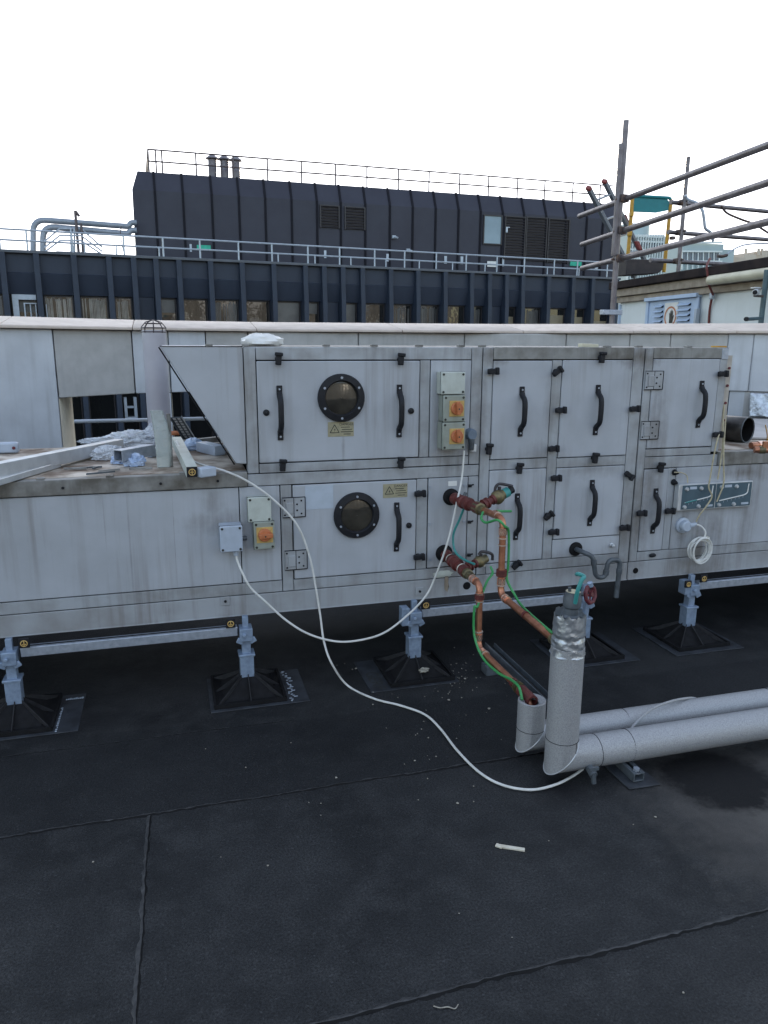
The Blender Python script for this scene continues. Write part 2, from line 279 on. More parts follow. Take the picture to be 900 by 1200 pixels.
# ------------------------------------------------------------------ mesh builder
ORG = {}
class MB:
    def __init__(s): s.v = []; s.f = []; s.mi = []
    def add(s, vs, fs, mi=0):
        o = len(s.v); s.v += [tuple(v) for v in vs]
        for f in fs: s.f.append([i + o for i in f]); s.mi.append(mi)
        return s
    def box(s, a, b, mi=0):
        x0, x1 = sorted((a[0], b[0])); y0, y1 = sorted((a[1], b[1])); z0, z1 = sorted((a[2], b[2]))
        return s.add([(x0, y0, z0), (x1, y0, z0), (x1, y1, z0), (x0, y1, z0), (x0, y0, z1), (x1, y0, z1), (x1, y1, z1), (x0, y1, z1)],
                     [(0, 3, 2, 1), (4, 5, 6, 7), (0, 1, 5, 4), (1, 2, 6, 5), (2, 3, 7, 6), (3, 0, 4, 7)], mi)
    def obox(s, c, ax, ay, az, mi=0):
        c = V(c); ax, ay, az = V(ax), V(ay), V(az)
        if ax.cross(ay).dot(az) < 0: ax = -ax
        q = [c + ax * i + ay * j + az * k for k in (-1, 1) for i, j in ((-1, -1), (1, -1), (1, 1), (-1, 1))]
        return s.add(q, [(0, 3, 2, 1), (4, 5, 6, 7), (0, 1, 5, 4), (1, 2, 6, 5), (2, 3, 7, 6), (3, 0, 4, 7)], mi)
    def bar(s, p0, p1, w, h, up=(0, 0, 1), mi=0):
        p0, p1 = V(p0), V(p1); d = p1 - p0; u = V(up); x = d.cross(u)
        if x.length < 1e-6: x = d.cross(V((0, 1, 0)))
        x.normalize(); z = x.cross(d).normalized()
        return s.obox((p0 + p1) / 2, d / 2, x * w / 2, z * h / 2, mi)
    def tube(s, pts, r, n=10, cap=True, mi=0, closed=False):
        pts = [V(p) for p in pts]; k = len(pts)
        rs = r if isinstance(r, (list, tuple)) else [r] * k
        rings = []; prev = None
        for i, p in enumerate(pts):
            a = pts[(i - 1) % k] if (i > 0 or closed) else p
            b = pts[(i + 1) % k] if (i < k - 1 or closed) else p
            t = (b - a)
            if t.length < 1e-9: t = V((0, 0, 1))
            t.normalize()
            if prev is None:
                prev = t.orthogonal().normalized()
            prev = prev - t * prev.dot(t)
            if prev.length < 1e-6: prev = t.orthogonal()
            prev.normalize(); w = t.cross(prev)
            rings.append([p + (prev * math.cos(2 * math.pi * j / n) + w * math.sin(2 * math.pi * j / n)) * rs[i] for j in range(n)])
        vs = [q for ring in rings for q in ring]; fs = []
        for i in range(k if closed else k - 1):
            i2 = (i + 1) % k
            for j in range(n):
                fs.append((i * n + j, i * n + (j + 1) % n, i2 * n + (j + 1) % n, i2 * n + j))
        if cap and not closed:
            fs.append(tuple(reversed(range(n)))); fs.append(tuple((k - 1) * n + j for j in range(n)))
        return s.add(vs, fs, mi)
    def cyl(s, p0, p1, r0, r1=None, n=20, mi=0): return s.tube([p0, p1], [r0, r0 if r1 is None else r1], n, True, mi)
    def lathe(s, o, axis, prof, n=24, mi=0):
        o = V(o); a = V(axis).normalized(); u = a.orthogonal().normalized(); w = a.cross(u)
        vs = [o + a * h + (u * math.cos(2 * math.pi * j / n) + w * math.sin(2 * math.pi * j / n)) * max(r, 1e-5) for r, h in prof for j in range(n)]
        fs = [(i * n + j, i * n + (j + 1) % n, (i + 1) * n + (j + 1) % n, (i + 1) * n + j) for i in range(len(prof) - 1) for j in range(n)]
        return s.add(vs, fs, mi)
    def prism(s, poly, vec, mi=0):
        n = len(poly); vec = V(vec); a = [V(p) for p in poly]
        nr = V((0, 0, 0))
        for i in range(n): nr += a[i].cross(a[(i + 1) % n])
        if nr.dot(vec) > 0: a.reverse()
        fs = [tuple(range(n)), tuple(reversed(range(n, 2 * n)))]
        fs += [((i + 1) % n, i, n + i, n + (i + 1) % n) for i in range(n)]
        return s.add(a + [p + vec for p in a], fs, mi)
    def blob(s, c, r, seed=0, n=10, amp=.3, flat=None, mi=0):
        rnd = random.Random(seed); c = V(c); r = V(r) if hasattr(r, '__len__') else V((r, r, r))
        vs = []; fs = []
        for i in range(n + 1):
            th = math.pi * i / n
            for j in range(2 * n):
                ph = math.pi * j / n
                k = 1 + amp * (rnd.random() - .5) * 2
                if i in (0, n): k = 1
                p = V((math.sin(th) * math.cos(ph) * r.x, math.sin(th) * math.sin(ph) * r.y, math.cos(th) * r.z)) * k
                if flat is not None and p.z < flat: p.z = flat
                vs.append(c + p)
        w = 2 * n
        for i in range(n):
            for j in range(w): fs.append((i * w + j, (i + 1) * w + j, (i + 1) * w + (j + 1) % w, i * w + (j + 1) % w))
        return s.add(vs, fs, mi)
    def build(s, name, mt, parent=None, bev=0, smooth=True, seg=2, ang=35):
        o = V(ORG.get(parent, (0, 0, 0))) if parent else V((0, 0, 0))
        if parent is None and s.v:        # a single-mesh thing gets its origin at its own base
            n = len(s.v); o = V((sum(v[0] for v in s.v) / n, sum(v[1] for v in s.v) / n, min(v[2] for v in s.v)))
        me = bpy.data.meshes.new(name)
        me.from_pydata([tuple(V(v) - o) for v in s.v], [], s.f)
        for x in (mt if isinstance(mt, (list, tuple)) else [mt]): me.materials.append(M[x])
        for p, i in zip(me.polygons, s.mi): p.material_index = i
        me.update()
        if smooth:
            for p in me.polygons: p.use_smooth = True
            me.set_sharp_from_angle(angle=math.radians(ang))
        ob = bpy.data.objects.new(name, me); COL.objects.link(ob)
        if parent: ob.parent = parent; ORG[ob] = o
        else: ob.location = o; ORG[ob] = o
        if bev:
            b = ob.modifiers.new('bevel', 'BEVEL'); b.width = bev; b.segments = seg; b.limit_method = 'ANGLE'; b.angle_limit = math.radians(40)
            b.harden_normals = False
        return ob
def thing(name, label, cat, loc=(0, 0, 0), group=None):
    o = bpy.data.objects.new(name, None); COL.objects.link(o); o.location = loc; o.empty_display_size = .1
    ORG[o] = V(loc); o['label'] = label; o['category'] = cat
    if group: o['group'] = group
    return o
def tag(o, label, cat, group=None):
    o['label'] = label; o['category'] = cat
    if group: o['group'] = group
    return o
def struct(o): o['kind'] = 'structure'; return o
def copy_tree(o, delta, parent=None):
    c = o.copy(); COL.objects.link(c)
    if parent: c.parent = parent
    else: c.location = V(o.location) + V(delta)
    ORG[c] = ORG.get(o, V((0, 0, 0))) + V(delta)
    for ch in list(o.children): copy_tree(ch, delta, c)
    return c
def spline(pts, k=8):
    p = [V(q) for q in pts]; p = [p[0] * 2 - p[1]] + p + [p[-1] * 2 - p[-2]]; out = []
    for i in range(1, len(p) - 2):
        for j in range(k):
            t = j / k; a, b, c, d = p[i - 1], p[i], p[i + 1], p[i + 2]
            out.append(.5 * ((2 * b) + (c - a) * t + (2 * a - 5 * b + 4 * c - d) * t * t + (3 * b - a - 3 * c + d) * t ** 3))
    out.append(p[-2]); return out
def round_path(pts, r, k=6):
    """polyline with rounded corners"""
    p = [V(q) for q in pts]; out = [p[0]]
    for i in range(1, len(p) - 1):
        a = (p[i - 1] - p[i]); b = (p[i + 1] - p[i]); rr = min(r, a.length * .49, b.length * .49)
        a = p[i] + a.normalized() * rr; b = p[i] + b.normalized() * rr
        for j in range(k + 1):
            t = j / k; out.append(a * (1 - t) ** 2 + p[i] * 2 * t * (1 - t) + b * t * t)
    out.append(p[-1]); return out
def text_mb(mb, body, size, o, ex, ez, mi=0, lift=.0006):
    """lettering as flat mesh lying on the surface spanned by ex (reading direction) and ez (letter height)"""
    cu = bpy.data.curves.new('lettering', 'FONT'); cu.body = body; cu.size = size; cu.align_x = 'CENTER'; cu.align_y = 'CENTER'
    ob = bpy.data.objects.new('lettering', cu); COL.objects.link(ob)
    dg = bpy.context.evaluated_depsgraph_get(); me = bpy.data.meshes.new_from_object(ob.evaluated_get(dg))
    ex, ez = V(ex).normalized(), V(ez).normalized(); nn = ex.cross(ez)
    mb.add([V(o) + ex * v.co.x + ez * v.co.y + nn * lift for v in me.vertices], [tuple(p.vertices) for p in me.polygons], mi)
    bpy.data.objects.remove(ob); bpy.data.curves.remove(cu); bpy.data.meshes.remove(me)

# ================================================================== SETTING
struct(MB().prism([(-14, -9, 0), (16, -9, 0), (16, 14, 0), (3.0, 14, 0), (1.6, 7.25, 0), (-14, 7.25, 0)], (0, 0, -14)).build('roof_deck', 'felt', smooth=False))
struct(MB().add([(-900, -900, -14.05), (900, -900, -14.05), (900, 900, -14.05), (-900, 900, -14.05)], [(0, 1, 2, 3)]).build('street_ground', 'asphalt', smooth=False))
def seam(a, b, w=.014, h=.004, seed=1, lip=.10):
    """the lapped edge of one felt sheet over the next: a ragged low bead"""
    rnd = random.Random(seed); a, b = V(a), V(b); d = (b - a); L = d.length; d.normalize(); s = V((-d.y, d.x, 0))
    n = int(L / .018); vs = []; fs = []; off = 0
    for i in range(n + 1):
        off = off * .93 + rnd.uniform(-.0016, .0016); ww = w * rnd.uniform(.35, 1.1); hh = h * rnd.uniform(.4, 1.3)
        p = a + d * (L * i / n) + s * off
        nz = s if s.y < 0 or abs(s.y) < .2 else -s      # painted shadow line on the lower, viewer's side of the lap
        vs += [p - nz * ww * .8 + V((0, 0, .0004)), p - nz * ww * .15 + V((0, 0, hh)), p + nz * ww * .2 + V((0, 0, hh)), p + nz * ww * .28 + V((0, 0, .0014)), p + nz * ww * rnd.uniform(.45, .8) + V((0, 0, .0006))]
    mb = MB().add(vs, [])
    for i in range(n):
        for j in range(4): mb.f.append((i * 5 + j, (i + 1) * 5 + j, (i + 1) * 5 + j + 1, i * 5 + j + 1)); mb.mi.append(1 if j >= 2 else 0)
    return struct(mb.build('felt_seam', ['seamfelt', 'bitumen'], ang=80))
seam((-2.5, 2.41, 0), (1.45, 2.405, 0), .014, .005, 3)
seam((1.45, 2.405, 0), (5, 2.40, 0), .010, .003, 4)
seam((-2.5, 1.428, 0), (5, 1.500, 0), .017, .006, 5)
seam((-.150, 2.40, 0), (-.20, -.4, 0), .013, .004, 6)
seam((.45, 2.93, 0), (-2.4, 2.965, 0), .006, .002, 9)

# ------------------------------------------------------------------ frames for yawed structures
class Frame:
    def __init__(s, a, b):
        s.o = V((a[0], a[1], 0)); s.ex = (V((b[0], b[1], 0)) - s.o).normalized(); s.ey = V((-s.ex.y, s.ex.x, 0))
    def pt(s, u, d, z): return s.o + s.ex * u + s.ey * d + V((0, 0, z))
    def u(s, px, py, d=0):
        r = ray(px, py); o = s.o + s.ey * d; t = (o - EYE).dot(s.ey) / r.dot(s.ey); q = EYE + r * t
        return (q - s.o).dot(s.ex), q.z
    def box(s, mb, u0, u1, d0, d1, z0, z1, mi=0):
        c = s.pt((u0 + u1) / 2, (d0 + d1) / 2, (z0 + z1) / 2)
        return mb.obox(c, s.ex * abs(u1 - u0) / 2, s.ey * abs(d1 - d0) / 2, V((0, 0, abs(z1 - z0) / 2)), mi)

# ================================================================== OFFICE BLOCK ACROSS THE STREET
FB = Frame((-6.147, 34), (17.387, 37))
U0 = FB.u(-420, 300)[0]; U1 = FB.u(727, 320)[0]
blk = thing('office_building', 'dark navy ribbed office block across the street with a plum plant room on its roof', 'building', FB.pt(U0, 0, -14))
ribs = [-330, -285, -240, -195, -150, -100, -40, 2, 42, 86, 127, 156, 182, 209, 246, 283, 320, 357, 379, 401, 424, 457, 489, 521, 552, 573, 593, 612, 642, 671, 694, 722]
solid = {(156, 182), (379, 401), (573, 593), (-195, -150)}
ru = [FB.u(p, 297 + max(p, 0) * .042)[0] for p in ribs]
mb = MB(); FB.box(mb, U0, U1, .62, 14, -14, 4.94); mb.build('core', 'seam', blk, smooth=False)
mb = MB(); FB.box(mb, U0, U1, -.10, 14, 4.945, 5.06); mb.build('roof_ledge', 'ledge', blk, bev=.02)
for i in range(len(ru) - 1):
    a, b = ru[i] + .02, ru[i + 1] - .02
    q = lambda u, d, z: FB.pt(u, d, z)
    # spandrel: upright upper panel, lower panel raked inwards to the window head
    for za, zb, zc, zd in ((4.94, 4.22, 4.19, 3.38), (1.62, .42, .39, -.62), (-3.2, -4.2, -4.21, -5.1)):
        MB().prism([q(a, .10, za), q(a, .10, zb), q(a, .02, zc), q(a, .22, zd), q(a, .60, zd), q(a, .60, za)], FB.ex * (b - a)).build('spandrel', 'navy', blk, smooth=False)
for i, u in enumerate(ru):
    mb = MB(); w = .11
    mb.prism([FB.pt(u - w, .6, 4.94), FB.pt(u - w, -.16, 4.94), FB.pt(u - w, -.16, 4.3), FB.pt(u - w, -.24, 3.3), FB.pt(u - w, -.24, -6), FB.pt(u - w, .6, -6)], FB.ex * 2 * w)
    mb.build('rib', 'navy2', blk, bev=.015)
mb = MB(); FB.box(mb, U0, U1, .05, .61, -14, -5.12); mb.build('lower_wall', 'navy', blk, smooth=False)
for i in range(len(ribs) - 1):
    a, b = ru[i] + .13, ru[i + 1] - .13
    for z0, z1 in ((1.63, 3.37), (-3.19, -.63)):
        if (ribs[i], ribs[i + 1]) in solid:
            mb = MB(); FB.box(mb, a, b, .24, .5, z0, z1); mb.build('blank_panel', 'navy', blk, smooth=False); continue
        w = MB(); FB.box(w, a, b, .40, .46, z0, z1)
        fr = w.build('window', 'glass', blk, smooth=False)
        t = MB()
        FB.box(t, a, a + .05, .34, .41, z0, z1); FB.box(t, b - .05, b, .34, .41, z0, z1)
        FB.box(t, a + .05, b - .05, .34, .41, z1 - .06, z1); FB.box(t, a + .05, b - .05, .34, .41, z0, z0 + .06)
        t.build('window_frame', 'louvre', fr, smooth=False)
        rb = random.Random(i * 5 + int(z1)); k = rb.random()
        if z1 > 3:
            q_ = MB()
            if 7 < i < 11 or k < .35:        # painted reflection broken into upright strips
                n_ = int((b - a - .14) / .055)
                for c in range(n_):
                    if rb.random() < .8: FB.box(q_, a + .07 + c * .055, a + .07 + c * .055 + rb.uniform(.028, .05), .385, .398, z0 + .08, z1 - rb.uniform(.07, .2))
                q_.build('curtain', 'curtain' if i < 14 else 'blindgrey', fr, smooth=False)
            elif i > 24 or k < .7:           # painted reflection as one band at the top or bottom
                zz0 = z1 - (z1 - z0) * rb.uniform(.25, .6) if i <= 24 else z0 + .1
                FB.box(q_, a + .07, b - .07, .385, .398, zz0, (z1 - .07) if i <= 24 else z0 + (z1 - z0) * rb.uniform(.62, .82)); q_.build('blind', 'blindgrey' if i <= 24 else 'blindcream', fr, smooth=False)
# white boxed window frame at the far left
a, b = ru[7] + .2, ru[8] - .15
mb = MB(); FB.box(mb, a, a + .22, .1, .33, 1.7, 3.36); FB.box(mb, a + .22, b, .1, .33, 3.16, 3.36)
FB.box(mb, a + .40, b, .16, .33, 3.0, 3.04); FB.box(mb, a + .40, a + .45, .16, .33, 1.7, 3.0)
for k in range(4): FB.box(mb, a + .62 + k * .2, a + .66 + k * .2, .2, .33, 1.7, 3.0)
mb.build('white_window_surround', 'rail', blk)

ua, ub = FB.u(146, 478)[0], FB.u(161, 478)[0]; z1_, z0_ = FB.u(150, 466)[1], FB.u(150, 489)[1]
mb = MB(); FB.box(mb, ua, ua + .12, .1, .36, z0_, z1_); FB.box(mb, ub - .12, ub, .1, .36, z0_, z1_); FB.box(mb, ua, ub, .1, .36, z0_ - .1, z0_ - .003); FB.box(mb, ua + .13, ub - .13, .15, .36, (z0_ + z1_) / 2 - .04, (z0_ + z1_) / 2 + .04)
mb.build('white_window_surround', 'rail', blk, smooth=False)
# plant room set back on the roof
FP = Frame((-1.06, 38.0), (22.7, 38.9))
pu = lambda px, py: FP.u(px, py)
L0 = pu(156, 240)[0]; R0 = pu(726, 270)[0]; ZT = 9.12; ZK = 8.25; ZB = 5.06
mb = MB()
prof = lambda u, i: [FP.pt(u, 0, ZB), FP.pt(u, 0, ZK), FP.pt(u, .42, ZT), FP.pt(u, 7, ZT), FP.pt(u, 7, ZB)]
a = prof(L0, 0); b = prof(R0, 0)
a[2] = FP.pt(L0 + .28, .42, ZT); a[3] = FP.pt(L0 + .28, 7, ZT)
mb.add(a + b, [(0, 5, 6, 1), (1, 6, 7, 2), (2, 7, 8, 3), (3, 8, 9, 4), (4, 9, 5, 0), (0, 1, 2, 3, 4), (9, 8, 7, 6, 5)])
ph = mb.build('plant_room', 'plum', blk, smooth=False)
seams = [180, 213, 247, 279, 310, 341, 371, 399, 428, 457, 484, 511, 538, 564, 590, 615, 641, 664, 689, 708]
mb = MB()
for s_ in seams:
    u = pu(s_, 200 + (s_ - 160) * .07)[0]; w = .05
    mb.prism([FP.pt(u - w, .05, ZB), FP.pt(u - w, -.05, ZB), FP.pt(u - w, -.05, ZK), FP.pt(u - w, .38, ZT + .03), FP.pt(u - w, .47, ZT + .03), FP.pt(u - w, .05, ZK)], FP.ex * 2 * w)
mb.build('standing_seams', 'seam', ph, smooth=False)
def louvre(x0, y0, x1, y1, name='louvre'):
    (u0, z1), (u1, z0) = pu(x0, y0), pu(x1, y1); mb = MB(); z0 = max(z0, ZB + .02); z1 = min(z1, ZK - .03)
    FP.box(mb, u0, u1, -.02, .03, z0, z1)
    n = int((z1 - z0) / .13)
    for k in range(n):
        z = z0 + (z1 - z0) * (k + .5) / n
        mb.prism([FP.pt(u0 + .03, -.02, z + .045), FP.pt(u0 + .03, -.09, z - .03), FP.pt(u0 + .03, -.075, z - .045), FP.pt(u0 + .03, -.02, z + .01)], FP.ex * (u1 - u0 - .06))
    FP.box(mb, u0 - .03, u0 + .03, -.10, -.02, z0, z1); FP.box(mb, u1 - .03, u1 + .03, -.10, -.02, z0, z1)
    FP.box(mb, u0 + .03, u1 - .03, -.10, -.02, z1 - .05, z1)
    return mb.build(name, 'louvre', ph, smooth=False)
louvre(375, 240, 397, 268); louvre(404, 242, 427, 270)
louvre(592, 253, 613, 305); louvre(617, 254, 638, 307); louvre(643, 256, 664, 309)
(u0, z1), (u1, z0) = pu(567.5, 253), pu(586, 286)
mb = MB(); FP.box(mb, u0, u1, -.05, 0, z0, z1); w = mb.build('window', 'frost', ph, smooth=False)
mb = MB(); FP.box(mb, u0 - .06, u0, -.09, 0, z0 - .06, z1 + .06); FP.box(mb, u1, u1 + .06, -.09, 0, z0 - .06, z1 + .06); FP.box(mb, u0, u1, -.09, 0, z1, z1 + .06); FP.box(mb, u0, u1, -.09, 0, z0 - .06, z0)
mb.build('window_frame', 'louvre', w, smooth=False)
def plate(fr, x0, y0, x1, y1, d, mt, name, parent, th=.03):
    (u0, z1), (u1, z0) = fr.u(x0, y0, d), fr.u(x1, y1, d); mb = MB(); fr.box(mb, u0, u1, d - th, d, z0, z1)
    return mb.build(name, mt, parent, smooth=False)
plate(FP, 222, 286, 225, 295, 0, 'rail', 'notice_plate', ph); plate(FP, 230.5, 287, 247, 293.5, -.02, 'exitgreen', 'exit_sign', ph)
plate(FP, 668, 306.5, 681, 312, -.02, 'exitgreen', 'exit_sign', ph); plate(FP, 697, 310, 700, 316, 0, 'rail', 'notice_plate', ph)
plate(FP, 571, 306, 582, 313, -.02, 'white', 'notice_plate', ph)
for (x, y) in ((381, 298), (454, 302), (522, 304.5), (541, 305), (589, 307.5)):
    plate(FP, x - 1.4, y - 4.5, x + 1.4, y + 4.5, 0, 'rail', 'notice_plate', ph)
for x, y in ((461, 278), (477.5, 293.5)):
    u, z = pu(x, y); mb = MB(); FP.box(mb, u - .09, u + .09, -.14, 0, z - .07, z + .07); mb.tube([FP.pt(u, -.14, z), FP.pt(u + .12, -.34, z - .06)], .05, 8)
    mb.build('wall_lamp', 'rail', ph)
u, z = pu(592.5, 270); mb = MB(); FP.box(mb, u - .05, u + .05, -.16, 0, z - .12, z + .12); FP.box(mb, u - .05, u + .16, -.16, -.12, z + .12, z + .16); mb.build('door_handle', 'rail', ph)
# parapet railing on the plant room roof
gr = thing('guard_rail', 'thin brown railing along the top of the plum plant room against the sky', 'railing', FP.pt(L0, .7, ZT))
d = .6
tops = [173, 181.7, 189, 229, 272.7, 313, 353, 393, 430, 467, 503, 539, 573, 607, 639, 672, 704]
ur = [FP.u(x, 172 + (x - 172) * .076, d)[0] for x in tops]
for u in ur:
    MB().tube([FP.pt(u, d, ZT), FP.pt(u, d, 10.12)], .038, 6).build('post', 'raildark', gr)
for z in (10.12, 9.62): MB().tube([FP.pt(ur[0], d, z), FP.pt(R0 - .2, d, z)], .036, 6).build('rail', 'raildark', gr)
for z in (10.12, 9.62): MB().tube([FP.pt(ur[0], d, z), FP.pt(ur[0], 6.8, z)], .036, 6).build('rail', 'raildark', gr)
# flues
for i, (x, lab) in enumerate(((249, 'left capped metal flue of three on the plant room roof'), (263, 'middle capped metal flue of three, nearest the roof edge'), (276.5, 'right capped metal flue of three on the plant room roof'))):
    u, _ = FP.u(x, 195, 1.2); f = thing('flue', lab, 'flue', FP.pt(u, 1.2, ZT), 'flues on the plant room roof')
    MB().cyl(FP.pt(u, 1.2, ZT), FP.pt(u, 1.2, 10.02), .20).build('pipe', 'flue', f)
    MB().lathe(FP.pt(u, 1.2, 10.04), (0, 0, 1), [(.0, 0), (.31, 0), (.31, .04), (.0, .26)], 16).build('cap', 'flue', f)
    mb = MB()
    for k in range(3): mb.bar(FP.pt(u + .14 * math.cos(k * 2.1), 1.2 + .14 * math.sin(k * 2.1), 10.0), FP.pt(u + .14 * math.cos(k * 2.1), 1.2 + .14 * math.sin(k * 2.1), 10.06), .02, .02)
    mb.build('cap_strut', 'flue', f)
# pale railing along the ledge
lr = thing('guard_rail', 'pale grey tubular railing along the roof ledge of the navy office block', 'railing', FB.pt(U0, .25, 5.06))
d = .25
tall = [-300, -250, -200, -150, -95, -45, 1, 33, 86, 146, 192, 235, 280, 319, 361, 398, 439, 474, 511, 546, 582, 614, 649, 676, 711]
short = [100, 137, 187, 326, 369, 411, 452, 491, 530, 568, 605, 641, 678]
yl = lambda x: 297 + x * .036
for x in tall:
    u = FB.u(x, yl(x), d)[0]; mb = MB().tube([FB.pt(u, d, 5.06), FB.pt(u, d, 5.86)], .040, 6); mb.build('post', 'rail', lr)
for x in short:
    u = FB.u(x, yl(x), d)[0]; MB().tube([FB.pt(u, d - .02, 5.06), FB.pt(u, d - .02, 5.45)], .032, 6).build('short_post', 'rail', lr)
for z in (5.86, 5.45): MB().tube([FB.pt(U0, d, z), FB.pt(U1, d, z)], .038, 6).build('rail', 'rail', lr)
# ducts, stair and mast left of the plant room
def bpath(pts, d): return [FB.pt(*(lambda r: (r[0], d, r[1]))(FB.u(x, y, d))) for x, y in pts]
pp = thing('roof_duct', 'outer grey round duct bending up and over to the plant room', 'duct', bpath([(39, 300)], 3)[0], 'twin ducts beside the plant room')
MB().tube(round_path(bpath([(39, 303), (39, 257), (151, 265.5), (153, 261), (160, 261)], 3), .5), .125, 12).build('duct', 'duct', pp)
pp = thing('roof_duct', 'inner grey round duct bending up and over, under the outer one', 'duct', bpath([(51, 300)], 3)[0], 'twin ducts beside the plant room')
MB().tube(round_path(bpath([(50.5, 305), (50.5, 265), (150, 274), (153, 270), (160, 270)], 3), .5), .13, 12).build('duct', 'duct', pp)
st = thing('roof_stair', 'thin grey steel steps with handrails crossing over the twin ducts', 'stairs', bpath([(85, 300)], 2.4)[0])
for y in (0, 8, 14): MB().tube(bpath([(52, 283 + y * .9), (70, 268 + y), (95, 268 + y), (120, 290 + y * .6)], 2.4 - y * .03), .035, 6).build('handrail', 'rail', st)
for x, y in ((83, 267), (87, 268), (96, 270)): MB().tube(bpath([(x, y), (x + .5, 302)], 2.4), .042, 6).build('post', 'rail', st)
mb = MB(); mb.bar(*bpath([(66, 297), (118, 299)], 2.4), .8, .12); mb.build('platform', 'ledge', st)
ms = thing('steel_mast', 'dark brown steel mast with a kinked top beside the plant room ducts', 'mast', bpath([(90, 300)], 2.2)[0])
MB().tube(bpath([(92.5, 300), (88, 247)], 2.2), .06, 8).build('pole', 'raildark', ms)
MB().tube(bpath([(98, 300), (95, 262)], 2.2), .05, 8).build('pole', 'raildark', ms)
MB().tube(bpath([(88, 247), (93, 253.5)], 2.2), .06, 8).build('arm', 'raildark', ms)
MB().tube(bpath([(142, 265), (141, 273), (143, 287), (146, 300)], 2.2), .02, 6).build('wire_bracket', 'raildark', ms)

# buildings behind the photographer, seen only as reflections in the windows
bb = thing('stone_building', 'tall warm stone terrace with rows of sash windows reflected in the navy block', 'building', (0, -48, -14))
MB().box((-70, -62, -14), (75, -48, 15)).build('wall', 'brick', bb, smooth=False)
mb = MB()
for r_ in range(7):
    for k in range(36): mb.box((-69 + k * 4, -47.98, -12 + r_ * 3.7), (-67.2 + k * 4, -47.9, -9.6 + r_ * 3.7))
mb.build('window_glazing', 'citydark', bb, smooth=False)
mb = MB()
for r_ in range(7):
    for k in range(36):
        x, z = -69 + k * 4, -12 + r_ * 3.7
        mb.box((x - .15, -47.95, z + 2.4), (x + 1.95, -47.7, z + 2.65)); mb.box((x + .85, -47.88, z), (x + .95, -47.82, z + 2.4)); mb.box((x, -47.88, z + 1.15), (x + 1.8, -47.82, z + 1.25))
mb.build('window_trim', 'citywhite', bb, smooth=False)
# distant city
dc = thing('glass_tower', 'distant pale glass block with white fins and a round drum, under the scaffold gate', 'building', P(758, 300, 120))
def dbox(mb, x0, y0, x1, y1, Y, dep, mi=0, zb=None):
    a, b = P(x0, y0, Y), P(x1, y1, Y); mb.box((a.x, Y, -14 if zb is None else zb), (b.x, Y + dep, a.z), mi)
mb = MB(); dbox(mb, 738, 275, 777, 320, 120, 14); mb.build('facade', 'cityglass', dc, smooth=False)
a = P(752, 262, 126); MB().cyl((a.x, 126 + 2, 8), (a.x, 126 + 2, a.z), 2.6, n=24).build('drum', 'cityglass', dc)
mb = MB()
for k in range(14):
    a, b = P(738 + k * 3, 275, 119.8), P(738 + k * 3, 310, 119.8); mb.box((a.x, 119.5, -14), (a.x + .16, 120, a.z))
for yy in (275, 281, 291, 301): a, b = P(738, yy, 119.6), P(777, yy, 119.6); mb.box((a.x, 119.6, a.z - .3), (b.x, 119.9, a.z))
mb.build('fin', 'citywhite', dc, smooth=False)
mb = MB()
for k in range(7):
    a, b = P(742 + k * 5, 283, 119.7), P(745 + k * 5, 290, 119.7); mb.box((a.x, 119.7, b.z), (b.x, 119.95, a.z))
mb.build('window_row', 'citydark', dc, smooth=False)
dc = thing('glass_tower', 'distant pale glass office with raked white mullions behind the shed roof', 'building', P(830, 300, 130))
mb = MB(); dbox(mb, 800, 284, 845, 320, 130, 14); dbox(mb, 845, 292, 858, 320, 131, 12); mb.build('facade', 'cityglass', dc, smooth=False)
mb = MB()
for k in range(7):
    a, b = P(801 + k * 6.2, 296, 129.8), P(805 + k * 6.2, 305, 129.8); mb.box((a.x, 129.7, b.z), (b.x, 129.95, a.z))
mb.build('window_row', 'citydark', dc, smooth=False)
mb = MB()
for k in range(8):
    a, b = P(799.5 + k * 6.2, 294, 129.6), P(799 + k * 6.2, 316, 129.6); mb.bar(a, b, .22, .22)
for yy in (284, 294.5, 306): a, b = P(799, yy, 129.5), P(846, yy + .4, 129.5); mb.bar(a, b, .3, .3)
mb.build('mullion', 'citywhite', dc, smooth=False)
dc = thing('roofline_block', 'far off low stone rooftops just above the shed roof', 'building', P(885, 300, 170))
mb = MB(); dbox(mb, 858, 301, 872, 320, 170, 12); dbox(mb, 872, 298, 884, 320, 172, 12); dbox(mb, 884, 295, 897, 320, 174, 12); dbox(mb, 897, 293, 930, 320, 176, 12); mb.build('wall', 'citystone', dc, smooth=False)
mb = MB()
for x in (874, 889, 893): a, b = P(x, 291, 173), P(x, 299, 173); mb.bar(a, b, .5, .5)
mb.build('chimney', 'citystone', dc, smooth=False)

